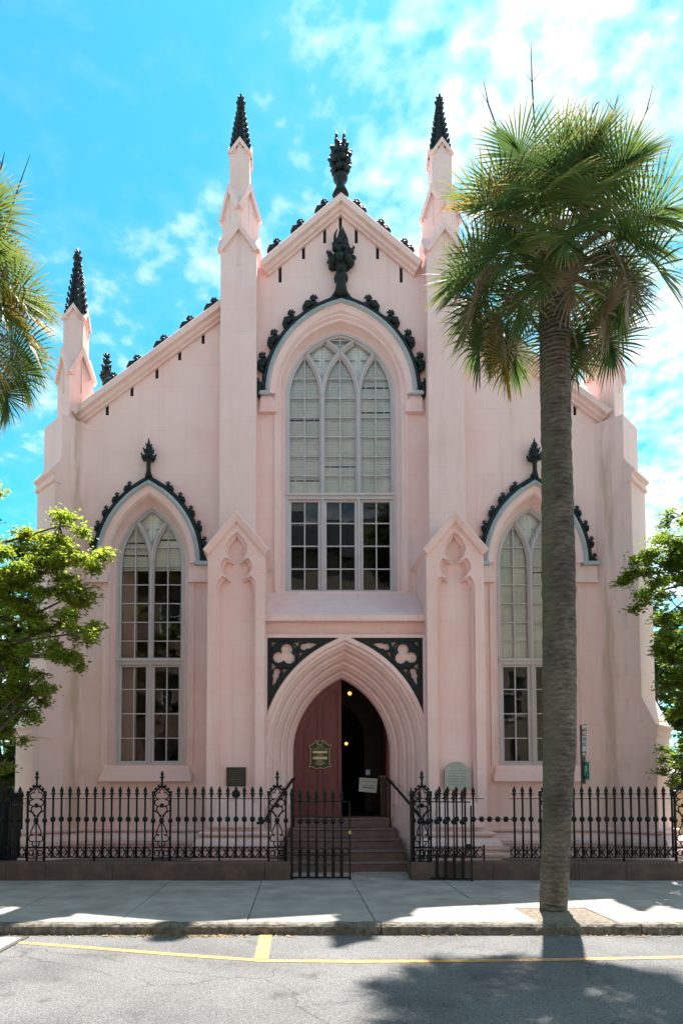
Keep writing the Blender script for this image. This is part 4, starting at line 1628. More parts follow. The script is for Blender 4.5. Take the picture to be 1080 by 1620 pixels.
k = 1 / (F / (YB - CY))
for s in (-1, 1):
    cx = s * BCX
    half = [(px * k, zz(py, YB)) for px, py in niche_px()]
    hole = [(cx + x, z) for x, z in half] + [(cx - x, z) for x, z in reversed(half[:-1])]
    body = [(cx - BHW, 0), (cx + BHW, 0), (cx + BHW, zg_e), (cx, zg_p), (cx - BHW, zg_e)]
    q = MB()
    q.plate([body, hole], YB, YB + 0.07)
    hc = (cx, (hole[0][1] + half[-1][1]) / 2)
    # stepped inner edge of the niche
    hole2 = [(cx + max(0, abs(x) - 0.045) * (1 if i < len(half) else -1), z - (0.04 if z > zz(930, YB) else 0)) for i, (x, z) in enumerate([(x, z) for x, z in half] + [(-x, z) for x, z in reversed(half[:-1])])]
    hole2[0] = (hole2[0][0], hole2[0][1] + .05)
    hole2[-1] = (hole2[-1][0], hole2[-1][1] + .05)
    in_ = 0.004
    body2 = [(cx - BHW + in_, 0.01), (cx + BHW - in_, 0.01), (cx + BHW - in_, zg_e - .01), (cx, zg_p - .02), (cx - BHW + in_, zg_e - .01)]
    q.plate([body2, hole2], YB + 0.068, YB + 0.17)
    q.plate([body2], YB + 0.165, 0.02)
    # wall-hugging coping of the gablet
    path = [(cx - BHW - 0.03, zg_e - 0.03), (cx, zg_p), (cx + BHW + 0.03, zg_e - 0.03)]
    sweep(q, path, [(-0.07, YB - 0.03), (-0.05, YB - 0.06), (0.04, YB - 0.10), (0.065, YB - 0.08), (0.075, 0.05), (-0.07, 0.05)])
    obj('buttress', q, M['stucco'], church)
    # sloping foot of the niche
    x31 = 31 * k
    z0n = zz(1268, YB)
    q = MB().add([(cx - x31 * .9, YB - .01, z0n - .02), (cx + x31 * .9, YB - .01, z0n - .02), (cx + x31, YB + .166, z0n + .06), (cx - x31, YB + .166, z0n + .06), (cx - x31 - .12, YB - .09, z0n - .46), (cx + x31 + .12, YB - .09, z0n - .46), (cx + x31 + .12, YB + .1, z0n - .46), (cx - x31 - .12, YB + .1, z0n - .46)],
                 [(0, 1, 2, 3), (4, 5, 1, 0), (5, 6, 2, 1), (4, 0, 3, 7), (4, 7, 6, 5), (7, 3, 2, 6)])
    obj('niche_foot', q, M['stucco'], church)

# portal ---------------------------------------------------------
pxo = bx1 * -1 + 0.0     # inner face of the lower buttresses
pxo = abs(bx1)
z_frz1, z_frz0 = zz(983, YPO), zz(1004, YPO)
z_band1 = zz(973, YPO - .05)
OA = (xx(672, 1200, YPO) - xx(420, 1200, YPO)) / 2 - 0.015
Ozs = DOOR['zs']
rr = (DOOR['a'] ** 2 + DOOR['h'] ** 2) / (2 * DOOR['a'])
off = OA - DOOR['a']
# the orders: one splayed, moulded sweep round the door arch
path = jambed(0, DOOR['a'], DZ0 + .26, Ozs, DOOR['h'], 16)
# from the door (Y .18) outwards to the front (Y -.9)
steps_ = [(0.0, 0.24), (0.0, 0.16)]
NO = 4
for i in range(NO):
    a0, a1 = off * i / NO, off * (i + 1) / NO
    y0 = 0.16 - (0.16 - YPO) * i / NO
    y1 = 0.16 - (0.16 - YPO) * (i + 1) / NO
    da_, dy = a1 - a0, y1 - y0
    # hollow, small fillet, round roll
    for fa, fy in ((.04, .10), (.06, .26), (.14, .40), (.28, .47), (.34, .47), (.36, .58), (.44, .60), (.45, .72), (.54, .82), (.68, .86), (.82, .86), (.94, .93), (1.0, 1.0)):
        steps_.append((a0 + fa * da_, y0 + fy * dy))
steps_ += [(off + 0.012, YPO - 0.025), (off + 0.09, YPO - 0.025), (off + 0.10, YPO + 0.1), (off + 0.10, 0.24)]
mb = MB()
sweep(mb, path, steps_, closed=True)
obj('portal_orders', mb, M['stucco'], church)
# jamb plinths under the orders
for s in (-1, 1):
    poly = [(s * DOOR['a'], 0.24), (s * (DOOR['a'] - .006), 0.13), (s * (OA - .02), YPO - 0.03), (s * (pxo), YPO - 0.03), (s * pxo, 0.24)]
    obj('jamb_plinth', MB().prism_xy(poly, 0.0, DZ0 + 0.262), M['stucco'], church)
# wall round the arch
hh = math.sqrt((rr + off + .05) ** 2 - (rr - DOOR['a']) ** 2)
ohole = [(-OA - .05, DZ0 - .3)] + arch(0, OA + .05, Ozs, hh, 18) + [(OA + .05, DZ0 - .3)]
zsp0 = zz(1118, YPO)
zpt = zz(1009, YPO)
ob = [(-pxo - .02, DZ0 - .3)] + ohole + [(pxo + .02, DZ0 - .3), (pxo + .02, z_frz0), (-pxo - .02, z_frz0)]
mb = MB().plate([ob], YPO + 0.07, 0.05)
# raised frame: top and sides
mb.box(-pxo - .01, pxo + .01, YPO - 0.02, YPO + 0.08, zpt, z_frz0 + .002)
for s in (-1, 1):
    a_, b_ = sorted((s * (pxo + .01), s * (pxo - 0.035)))
    mb.box(a_, b_, YPO - 0.018, YPO + 0.08, zsp0 - 0.9, zpt)
# frieze, band and sloping sill up to the window
mb.box(-pxo - .01, pxo + .01, YPO + 0.13, 0.02, z_frz0, z_frz1)
mb.plate([[(-pxo - .012, z_frz1), (pxo + .012, z_frz1), (pxo + .012, z_band1), (-pxo - .012, z_band1)]], YPO - 0.06, 0.02)
mb.add([(-pxo, YPO - .058, z_band1), (pxo, YPO - .058, z_band1), (pxo, 0.2, z_band1), (-pxo, 0.2, z_band1), (-pxo, 0.02, CW['z0'] - .02), (pxo, .02, CW['z0'] - .02), (pxo, .34, CW['z0'] + .0), (-pxo, .34, CW['z0'] + .0)],
       [(0, 1, 5, 4), (1, 2, 6, 5), (2, 3, 7, 6), (3, 0, 4, 7), (4, 5, 6, 7), (0, 3, 2, 1)])
obj('portal_wall', mb, M['stucco'], church)

# pierced iron spandrels
ppm = (YPO - CY) / F


def spx(px, py):
    p = P(px, py, YPO)
    return (p.x, p.z)


for s in (-1, 1):
    hb = math.sqrt((rr + off + .115) ** 2 - (rr - DOOR['a']) ** 2)
    arc = arch(0, OA + .115, Ozs, hb, 26)
    xs0 = -pxo + 0.037
    pts = [p for p in arc if p[0] < -0.05 and p[1] < zpt - 0.004 and p[0] > xs0 + .004]
    # interpolate to the frame
    zlow = pts[0][1] - 0.10
    outer = [(xs0, zpt - .002), (xs0, zlow)] + pts + [(pts[-1][0] + .03, zpt - .002)]
    holes = []
    c = spx(450.5, 1035.5)
    k_ = ppm
    lob = [(*spx(453.5, 1027), 9.0 * k_), (*spx(440.8, 1039.5), 9.0 * k_), (*spx(457.5, 1041), 9.0 * k_)]
    holes.append(union_outline(lob, c, 40))
    holes.append([spx(*p) for p in [(430, 1015.5), (442, 1015.5), (434.5, 1022), (430, 1029)]])
    holes.append([spx(*p) for p in [(460, 1015.5), (473, 1015.5), (471, 1022), (467, 1026)]])
    holes.append(union_outline([(*spx(480.5, 1023), 5.4 * k_), (*spx(488, 1021), 5.2 * k_), (*spx(494, 1019.5), 3.6 * k_), (*spx(500, 1017.5), 2.2 * k_)], spx(482, 1023), 30))
    holes.append([spx(*p) for p in [(470.5, 1031.5), (480, 1032), (471.5, 1042), (470, 1037)]])
    holes.append([spx(*p) for p in [(430, 1045), (436, 1051), (437.5, 1054), (430, 1060)]])
    holes.append([spx(*p) for p in [(446, 1055.5), (457.5, 1055.5), (448.5, 1065)]])
    holes.append(union_outline([(*spx(438, 1062), 5.2 * k_), (*spx(436, 1069), 5.0 * k_), (*spx(434.5, 1076), 3.6 * k_), (*spx(432.5, 1083), 2.2 * k_)], spx(437.5, 1067), 30))
    loops = [outer] + holes
    if s > 0:
        loops = [[(-x, z) for x, z in lp] for lp in loops]
    q = MB().plate(loops, YPO + 0.012, YPO + 0.062)
    # raised ring round the trefoil and ribs
    ring_c = c if s < 0 else (-c[0], c[1])
    q.torus((ring_c[0], YPO + 0.012, ring_c[1]), 22.5 * k_, 0.016, 'y', 24, 6)
    obj('spandrel_grille', q, M['iron'], church)

# door leaves ----------------------------------------------------
yd = 0.20
arcd = arch(0, DOOR['a'] - .005, DOOR['zs'], DOOR['h'] - .01, 18)
leftarc = [p for p in arcd if p[0] <= 1e-6]
leaf_poly = [(0.0, DZ0 + .01), (-DOOR['a'] + .005, DZ0 + .01)] + leftarc


def dpx(px, py):
    p = P(px, py, yd)
    return (p.x, p.z)


def inset_arc(px0, px1, inset, zb):
    """panel between two uprights whose head follows the door arch"""
    r_ = rr - inset
    cxr = -DOOR['a'] + rr
    xa, xb = dpx(px0, 1200)[0], dpx(px1, 1200)[0]
    top = []
    for i in range(11):
        x = xa + (xb - xa) * i / 10
        top.append((x, DOOR['zs'] + math.sqrt(max(0.0, r_ * r_ - (x - cxr) ** 2))))
    return [(xa, zb)] + top + [(xb, zb)]


zpb = zz(1268, yd)
h1 = inset_arc(478.5, 503, 0.15, zpb)
h2 = inset_arc(509.5, 534.5, 0.15, zpb)
h3 = [dpx(478.5, 1273), dpx(534.5, 1273), dpx(534.5, 1287), dpx(478.5, 1287)]
q = MB().plate([leaf_poly, h1, h2, h3], yd, yd + 0.06)
door = obj('door', q, M['maroon'], church)
for hq in (h1, h2, h3):
    g = (sum(p[0] for p in hq) / len(hq), sum(p[1] for p in hq) / len(hq))
    big = [(g[0] + (p[0] - g[0]) * 1.03, g[1] + (p[1] - g[1]) * 1.01) for p in hq]
    small = [(g[0] + (p[0] - g[0]) * .78, g[1] + (p[1] - g[1]) * .93) for p in hq]
    obj('door_panel', MB().plate([big], yd + 0.028, yd + 0.055).plate([small], yd + 0.016, yd + 0.03), M['maroon'], door)
# the open leaf, swung in against the right-hand wall of the porch
q = MB().plate([[(-x, z) for x, z in leaf_poly]], -0.03, 0.03)
q.xf(Matrix.Translation((DOOR['a'] - 0.02, yd + 0.05, 0)) @ Matrix.Rotation(R(-93), 4, 'Z') @ Matrix.Translation((-DOOR['a'] + .005, 0, 0)))
obj('open_door', q, M['maroon'], church)
# porch inside: dark boarded walls and an inner arch
q = MB()
zin = DZ0 - 0.02
q.box(-1.7, -1.62, 0.63, 4.2, zin, 4.2).box(1.62, 1.7, 0.63, 4.2, zin, 4.2)
ia = [(-.75, zin)] + arch(0, .75, 2.7, .9, 10) + [(.75, zin)]
q.plate([[(-1.62, zin)] + ia + [(1.62, zin), (1.62, 4.2), (-1.62, 4.2)]], 3.2, 3.3)
q.box(-1.7, 1.7, 0.63, 4.2, 4.2, 4.3)
obj('porch_lining', q, M['wood'], church)

# base moulding round the plan --------------------------------------
zb0, zb1 = zz(1347, -0.1), zz(1309, -0.1)
zf_ = [zb0 + (zb1 - zb0) * t for t in (0, .10, .22, .30, .42, .80, .88, 1.0)]
prof = [(-0.02, ZY - 0.4), (0.27, ZY - 0.4), (0.27, zf_[0] - .05), (0.20, zf_[0] - .02), (0.19, zf_[0]), (0.245, zf_[1] - .01), (0.255, zf_[1] + .03), (0.23, zf_[2] - .01), (0.15, zf_[2]), (0.15, zf_[2] + .03), (0.215, zf_[3] + .02), (0.22, zf_[4] + .03), (0.19, zf_[4] + .09), (0.11, zf_[5] - .02), (0.06, zf_[6] - .06), (0.06, zf_[6] - .04), (0.125, zf_[6] - .01), (0.13, zf_[7] - .03), (0.10, zf_[7] - .01), (0.03, zf_[7]), (-0.02, zf_[7] + .01)]
plan = [(-5.9, 0.95), (FARC.x, FARC.y), (NEAR.x, NEAR.y), (-5.10, 0.0), (-BCX - BHW, 0.0), (-BCX - BHW, YB), (-BCX + BHW, YB), (-BCX + BHW, YPO + 0.1)]
obj('base_moulding', sweep_plan(MB(), plan, prof), M['stucco'], church)
obj('base_moulding', sweep_plan(MB(), [(-x, y) for x, y in reversed(plan)], prof), M['stucco'], church)

# steps ----------------------------------------------------------
st = thing('stone_steps', (0, -0.9, 0), 'flight of five worn brownstone steps up to the open church door', 'steps')
nst = 5
rise = (DZ0 - 0.0) / nst
widths = [1.08, 1.08, 1.08, 1.02, 0.94]
y_front = [-1.12, -0.84, -0.56, -0.28, 0.0]
rng = random.Random(8)
for i in range(nst):
    w = widths[i]
    z0_, z1_ = i * rise - (0.02 if i == 0 else 0), (i + 1) * rise
    yb_ = y_front[i] + 0.5 if i < nst - 1 else 0.9
    q = MB()
    n = 14
    profs = [(y_front[i] + .02, z0_), (y_front[i] + .02, z1_ - .05), (y_front[i] - .005, z1_ - .035), (y_front[i], z1_ - .008), (y_front[i] + .012, z1_), (yb_, z1_ - .001 * i), (yb_, z0_)]
    for j in range(n + 1):
        x = -w + 2 * w * j / n
        wear = -0.008 * math.exp(-(x / .5) ** 2)
        for yy, zq in profs:
            q.v.append((x, yy + rng.uniform(-.003, .003), zq + (wear + rng.uniform(-.002, .002) if zq > z0_ + .02 else 0)))
    kk = len(profs)
    q.f = [(j * kk + t, j * kk + (t + 1) % kk, (j + 1) * kk + (t + 1) % kk, (j + 1) * kk + t) for j in range(n) for t in range(kk)]
    q.f += [tuple(range(kk)), tuple(n * kk + t for t in reversed(range(kk)))]
    obj('step', q, M['step'], st)

# lamps inside the porch -----------------------------------------------
for (px, py, Y, lab, r) in [(553, 1097, 2.4, 'small glowing globe lamp hanging high inside the dark doorway', 0.042), (547.5, 1176.5, 6.5, 'tiny lit lamp deep inside the church, lower of the two', 0.045)]:
    p = P(px, py, Y)
    t = thing('pendant_lamp', p, lab, 'lamp', 'lit lamps inside the church')
    q = MB().ball(p, r, 12, 8)
    obj('globe', q, M['bulb'], t, smooth=True)
    q = MB()
    for kq in range(6):
        a = kq * math.pi / 3
        q.tube([(p.x, p.y, p.z + r * 1.5), (p.x + 1.15 * r * math.cos(a), p.y + 1.15 * r * math.sin(a), p.z + .3 * r), (p.x + .4 * r * math.cos(a), p.y + .4 * r * math.sin(a), p.z - 1.3 * r)], 0.006, 4)
    q.tube([(p.x, p.y, p.z + r * 1.5), (p.x, p.y, 4.2 if Y < 4.2 else zr - 1)], 0.006, 5)
    obj('cage', q, M['brass'], t)

# ------------------------------------------------------------------ fence
ZPL = zz(1364, -2.13)      # top of the brownstone plinth
PX2M = (YF - CY) / F       # metres per photo pixel on the fence line


def fz(py):
    return zz(py, YF, 470)


def fx(px):
    return xx(px, 1310, YF)


def plinth(xa, xb, joints, label):
    t = thing('stone_plinth', ((xa + xb) / 2, -2.0, 0), label, 'plinth', 'brownstone plinth under the fence')
    ed = [xa] + [j for j in joints if xa + .2 < j < xb - .2] + [xb]
    rg = random.Random(int(xa * 10))
    for a, b_ in zip(ed, ed[1:]):
        q = MB()
        n = max(3, int((b_ - a) / 0.2))
        pf = [(-2.135, -0.05), (-2.135, ZPL - .02), (-2.118, ZPL), (-1.86, ZPL), (-1.86, -0.05)]
        for i in range(n + 1):
            x = a + .004 + (b_ - a - .008) * i / n
            for y, z in pf:
                q.v.append((x, y + rg.uniform(-.004, .004), z + (rg.uniform(-.004, .004) if z > 0 else 0)))
        k = len(pf)
        q.f = [(i * k + t_, i * k + (t_ + 1) % k, (i + 1) * k + (t_ + 1) % k, (i + 1) * k + t_) for i in range(n) for t_ in range(k)]
        q.f += [tuple(range(k)), tuple(n * k + t_ for t_ in reversed(range(k)))]
        obj('plinth_stone', q, M['brown'], t)


xpl_l, xpl_r = xx(460, 1375, -2.13), xx(650, 1375, -2.13)
jl = [xx(p, 1375, -2.13) for p in (-150, 10, 73, 179, 419)]
jr = [xx(p, 1375, -2.13) for p in (780, 915, 990, 1150)]
plinth(-9.5, xpl_l, jl, 'brownstone plinth under the fence left of the gate')
plinth(xpl_r, 9.5, jr, 'brownstone plinth under the fence right of the gate')

z_tip, z_rail, z_ball, z_b1, z_b0 = fz(1243.5), fz(1263.5), fz(1296), fz(1340), fz(1356.5)


def picket_mesh(zbot, foot=0.0):
    """square bar with ball and spearhead; origin on the bar at z = 0"""
    q = MB()
    q.box(-0.013, 0.013, -0.013, 0.013, zbot, z_rail + 0.06)
    q.ball((0, 0, z_ball), (0.047, 0.047, 0.050), 10, 6)
    h = z_tip - z_rail
    zc = z_rail + 0.045
    q.lathe((0, 0, zc), [(0.014, -0.03), (0.022, 0.0), (0.026, 0.03), (0.016, 0.04), (0.020, 0.055), (0.034, 0.085), (0.024, 0.12), (0.003, z_tip - zc)], 8)
    for s in (-1, 1):
        q.tube([(0, 0, zc + .02), (s * .025, 0, zc + .042), (s * .045, 0, zc + .038), (s * .052, 0, zc + .022)], [.011, .010, .008, .004], 5)
        q.tube([(0, 0, zc + .02), (0, s * .025, zc + .042), (0, s * .045, zc + .03)], [.011, .010, .005], 5)
    return q.mesh('picket', True)


PICK = picket_mesh(z_b0 - .005)
PICK_LONG = picket_mesh(ZPL - .01)
for me in (PICK, PICK_LONG):
    me.materials.append(M['rail'])

qh, qw = (z_b1 - z_b0) / 2, 0.0655


def quatrefoil_mesh():
    q = MB()
    c = [(0.0, qh * .48, qw * .52), (0.0, -qh * .48, qw * .52), (qw * .42, 0, qw * .50), (-qw * .42, 0, qw * .50)]
    q.plate([union_outline(c, (0, 0), 32, 0.006), union_outline(c, (0, 0), 32, -0.009)], -0.009, 0.009)
    for s in (-1, 1):
        q.tube([(s * qw * .98, 0, -qh), (s * qw * .86, 0, -qh * .5), (s * qw * .98, 0, 0), (s * qw * .86, 0, qh * .5), (s * qw * .98, 0, qh)], 0.008, 4)
    return q.mesh('quatrefoil')


QUAT = quatrefoil_mesh()
QUAT.materials.append(M['rail'])


def post_mesh():
    """open ornamental standard; units of the enlarged photograph, 1 unit = U_ m"""
    U_ = PX2M / 9.8125
    zr0 = fz(1210)

    def c(x, y):
        return ((x - 343) * U_, 0, zr0 - y * U_)
    q = MB()
    for x in (210, 475):
        q.box((x - 343) * U_ - .015, (x - 343) * U_ + .015, -.016, .016, ZPL - .01, c(0, 455)[2])
        q.ball(c(x, 862), 0.043, 10, 6)
        q.ball(c(x, 462), (0.030, .03, .03), 7, 5)
    for s in (-1, 1):
        def m_(x, y):
            return c(343 + s * (x - 343), y)
        # gable with crockets
        q.tube([m_(475, 455), m_(440, 410), m_(395, 372), m_(343, 318)], 0.017, 6)
        for (x, y) in ((470, 440), (430, 388), (385, 345)):
            q.ball(m_(x + 12, y - 14), (0.024, .022, .024), 6, 4)
            q.ball(m_(x + 2, y - 26), (0.014, .014, .018), 5, 4)
        q.tube([m_(343, 365), m_(375, 400), m_(385, 425), m_(365, 445)], .009, 5)
        q.tube([m_(385, 425), m_(420, 440), m_(443, 470), m_(440, 505), m_(415, 530), m_(390, 535)], .011, 5)
        q.tube([m_(390, 535), m_(430, 548), m_(455, 575), m_(450, 610), m_(420, 635), m_(385, 640), m_(350, 625)], .011, 5)
        q.tube([m_(385, 640), m_(420, 665), m_(425, 705), m_(395, 745), m_(350, 800)], .012, 5)
        q.tube([m_(470, 700), m_(440, 720), m_(395, 750), m_(355, 830)], .011, 5)
        q.tube([m_(350, 880), m_(385, 950), m_(425, 1035), m_(415, 1070), m_(380, 1085)], .011, 5)
        q.tube([m_(380, 1085), m_(430, 1090), m_(455, 1130), m_(440, 1175), m_(395, 1185), m_(365, 1180)], .011, 5)
        q.tube([m_(395, 1185), m_(398, 1225), m_(375, 1255), m_(345, 1275)], .011, 5)
        q.torus(m_(410, 1360), 40 * U_, .010, 'y', 12, 5)
        q.tube([m_(343, 1300), m_(385, 1330), m_(385, 1400), m_(343, 1435)], .010, 5)
        q.tube([m_(450, 560), m_(475, 520), m_(470, 480)], .008, 5)
    q.ball(c(343, 630), (.040, .035, .040), 10, 6)
    q.ball(c(341, 862), (.046, .035, .050), 8, 5)
    q.tube([c(343, 900), c(350, 1250), c(362, 1530)], .012, 5)
    for y in (1280, 1450):
        q.box((210 - 343) * U_, (475 - 343) * U_, -.008, .008, c(0, y)[2] - .008, c(0, y)[2] + .008)
    # finial
    f0 = c(343, 330)
    q.lathe((f0[0], 0, f0[2]), [(0.030, -.03), (0.018, 0.04), (0.022, 0.06), (0.014, .075), (0.024, 0.13), (0.030, 0.15), (0.016, .165), (0.024, 0.19), (0.028, 0.205), (.016, .24), (0.003, 240 * U_)], 8)
    for s in (-1, 1):
        q.tube([(0, 0, f0[2] + .135), (s * .03, 0, f0[2] + .155), (s * .05, 0, f0[2] + .145)], [.012, .01, .005], 5)
    return q.mesh('ornate_post', True)


POST = post_mesh()
POST.materials.append(M['rail'])

SPC = 13.17 * PX2M


def rail_mb(xa, xb, z, h=.006, d=.006):
    return MB().box(xa, xb, YF - d, YF + d, z - h, z + h)


def fence_run(label, pickets, posts, segs, legs):
    t = thing('iron_fence', (sum(pickets) / len(pickets), YF, ZPL), label, 'fence', 'iron fence along the pavement')
    for x in posts:
        place('ornate_post', POST, None, t, (x, YF, 0))
    for x in pickets:
        place('picket', PICK_LONG if any(abs(x - l) < SPC / 2 for l in legs) else PICK, None, t, (x, YF, 0))
    for (a, b_) in segs:
        obj('top_rail', rail_mb(a, b_, z_rail), M['rail'], t)
        obj('band_rail', rail_mb(a, b_, z_b1), M['rail'], t)
        obj('bottom_rail', rail_mb(a, b_, z_b0), M['rail'], t)
        n = max(1, round((b_ - a) / SPC))
        for i in range(n):
            x = a + (i + .5) * (b_ - a) / n
            if any(abs(x - p) < .14 for p in posts):
                continue
            o = place('quatrefoil', QUAT, None, t, (x, YF, (z_b0 + z_b1) / 2))
    return t


posts_l = [fx(-141), fx(57.5), fx(256), fx(438.5)]
pk = []
for pa, pb in zip(posts_l, posts_l[1:]):
    n = round((pb - pa) / SPC)
    sp = (pb - pa) / n
    pk += [pa + sp * i for i in range(2, n - 1)]
pk = [posts_l[0] - SPC * i for i in (2, 3, 4, 5, 6)] + pk
fl = fence_run('long black spearhead fence left of the gate', pk, posts_l, [(posts_l[0] - SPC * 7, posts_l[3] + .12)], [fx(147), fx(347)])
posts_r = [fx(667.5), fx(868), fx(1081)]
pk = [posts_r[0] + SPC * i for i in range(2, 7)]
pk = [fx(p) for p in (695, 708, 722, 735.5, 748.5)]
pk += [fx(813.5 + 13.05 * i) for i in range(3)] + [fx(894), fx(907.5)]
pk += [fx(907.5 + 12.95 * i) for i in range(1, 13)] + [posts_r[2] + SPC * i for i in range(2, 7)]
pk = [x for x in pk if all(abs(x - p) > .18 for p in posts_r)]
fr_ = fence_run('black spearhead fence right of the gate with four floating balls', pk, posts_r, [(posts_r[0] - .12, fx(765)), (fx(806), posts_r[2] + SPC * 7)], [fx(985)])
fr_['label'] = 'black spearhead fence right of the gate, broken by a gap near the stone tablet'
q = MB()
for px in (761.5, 774, 787, 800):
    q.ball((fx(px), YF, z_ball), (0.047, 0.047, 0.05), 10, 6)
q.tube([(fx(748.5), YF, z_ball), (fx(813.5), YF, z_ball)], .006, 6)
obj('ball_rod', q, M['rail'], fr_, smooth=True)
q = MB()
for px in (764.5,):
    q.box(fx(px) - .012, fx(px) + .012, YF - .012, YF + .012, ZPL - .01, z_b1 + .04)
obj('end_stub', q, M['rail'], fr_)


# gates -----------------------------------------------------------
def gate(loc, rot, mirror, label, w):
    t = thing('iron_gate', loc, label, 'gate', 'leaves of the iron gate')
    Mt = Matrix.Translation(loc) @ Matrix.Rotation(rot, 4, 'Z')

    def part(name, q, smooth=False):
        q.xf(Mt)
        return obj(name, q, M['rail'], t, smooth=smooth)
    zb, zt_ = 0.035, fz(1268)
    n = 7
    part('hinge_stile', MB().box(-.022, .022, -.022, .022, 0.0, zt_ + .02).lathe((0, 0, zt_ + .02), [(.022, 0), (.03, .03), (.018, .05), (.036, .10), (.024, .14), (.003, .22)], 8))
    part('meeting_stile', MB().box(w - .013, w + .013, -.016, .016, 0.0, zt_ + (.0 if not mirror else -.06)).box(w - .02, w + .02, -.03, .03, 0.0, .03))
    part('top_rail', MB().box(0.022, w - .013, -.012, .012, zt_ - .012, zt_ + .008))
    part('lower_rail', MB().box(0.022, w - .013, -.010, .010, zz(1352, YF, 470) - .01, zz(1352, YF, 470) + .01))
    part('bottom_rail', MB().box(0.022, w - .013, -.014, .014, zb - .015, zb + .015))
    zl = fz(1352)
    for i in range(1, n):
        x = w * i / n
        q = MB().box(x - .012, x + .012, -.012, .012, zl, zt_ + .05)
        q.ball((x, 0, fz(1299)), (.047, .047, .05), 10, 6)
        zc = zt_ + .03
        q.lathe((x, 0, zc), [(0.014, -0.03), (0.022, 0.0), (0.026, 0.03), (0.016, 0.04), (0.020, 0.055), (0.034, 0.085), (0.024, 0.12), (0.003, .175)], 8)
        for s in (-1, 1):
            q.tube([(x, 0, zc + .02), (x + s * .025, 0, zc + .042), (x + s * .05, 0, zc + .025)], [.011, .010, .005], 5)
        part('picket', q, True)
        part('flat_bar', MB().box(x - .027, x + .027, -.008, .008, zb, zl - .005).plate([[(x - .027, zl - .06), (x + .027, zl - .06), (x + .05, zl + .0), (x, zl + .012), (x - .05, zl)]], -.0065, .0065))
    for i in range(n):
        x = w * (i + .5) / n
        q = MB().tube([(x - .06, 0, fz(1352)), (x - .055, 0, fz(1346)), (x - .02, 0, fz(1341)), (x + .02, 0, fz(1341)), (x + .055, 0, fz(1346)), (x + .06, 0, fz(1352))], .009, 5)
        part('arch_loop', q)
    return t, Mt


gl_x = fx(461.5)
gw = fx(552.5) - fx(461.5)
g1, _ = gate((gl_x, YF - .06, 0.0), 0.0, False, 'closed black iron gate leaf in front of the maroon door', gw)
g2, Mt2 = gate((fx(649.5), YF - .06, 0.0), R(-12), True, 'open black iron gate leaf folded back against the fence on the right', gw)
lk = MB().box(gw - .10, gw + .0, -.028, -.012, fz(1342), fz(1333)).xf(Mt2)
obj('lock_box', lk, M['rail'], g2)
obj('padlock', MB().box(gl_x + gw - .02, gl_x + gw + .02, YF - .095, YF - .075, fz(1319), fz(1314)).torus((gl_x + gw, YF - .085, fz(1313.5)), .014, .004, 'y', 10, 5), M['brass'], g1)

# handrails beside the steps
for s, lab in ((-1, 'black iron handrail left of the church steps'), (1, 'black iron handrail right of the church steps')):
    if s < 0:
        pts = [P(407, 1302, -1.45), P(414, 1302.5, -1.38), P(420, 1297, -1.25), P(428, 1283, -1.0), P(464, 1232, 0.02)]
    else:
        pts = [P(612, 1231, 0.02), P(617, 1236, -.1), P(650, 1274, -1.0), P(668, 1298, -1.3), P(674, 1303, -1.42), P(681, 1301, -1.5)]
    t = thing('handrail', (pts[0].x, -0.7, 0), lab, 'handrail', 'handrails of the church steps')
    obj('rail', MB().tube(pts, .024, 8), M['rail'], t, smooth=True)
    p = pts[3]
    base_x, base_y = (p.x, p.y) if s < 0 else (pts[2].x, pts[2].y)
    p = pts[3] if s < 0 else pts[2]
    obj('baluster', MB().box(p.x - .012, p.x + .012, p.y - .012, p.y + .012, 0.0, p.z), M['rail'], t)
    q_ = pts[4] if s < 0 else pts[1]
    obj('baluster', MB().box(q_.x - .012, q_.x + .012, q_.y + .03, q_.y + .054, DZ0 - .25, q_.z), M['rail'], t)

# iron fence running back beside the church on the left
t = thing('side_fence', (-6.3, 1.0, ZY), 'dark iron railing running back beside the church at the left edge', 'fence')
sx0 = xx(18, 1300, -1.7)
for i in range(34):
    y = -1.75 + i * .17
    x = sx0 - .25 * (y + 1.75) * .9
    q = MB().box(x - .011, x + .011, y - .011, y + .011, ZY, ZY + 1.15).lathe((x, y, ZY + 1.15), [(.012, 0), (.028, .05), (.003, .14)], 6)
    obj('picket', q, M['rail'], t)
ya, yb = -1.75, -1.75 + 33 * .17
for z in (ZY + .14, ZY + 1.05):
    obj('rail', MB().tube([(sx0, ya, z), (sx0 - .225 * (yb - ya), yb, z)], .014, 5), M['rail'], t)
# stout gate pier of that railing
q = MB().box(sx0 - .14, sx0 + .02, -1.86, -1.72, ZPL, ZPL + .95).box(sx0 - .17, sx0 + .05, -1.875, -1.705, ZPL + .95, ZPL + 1.0).box(sx0 - .17, sx0 + .05, -1.875, -1.705, ZPL, ZPL + .08)
obj('corner_post', q, M['rail'], t)

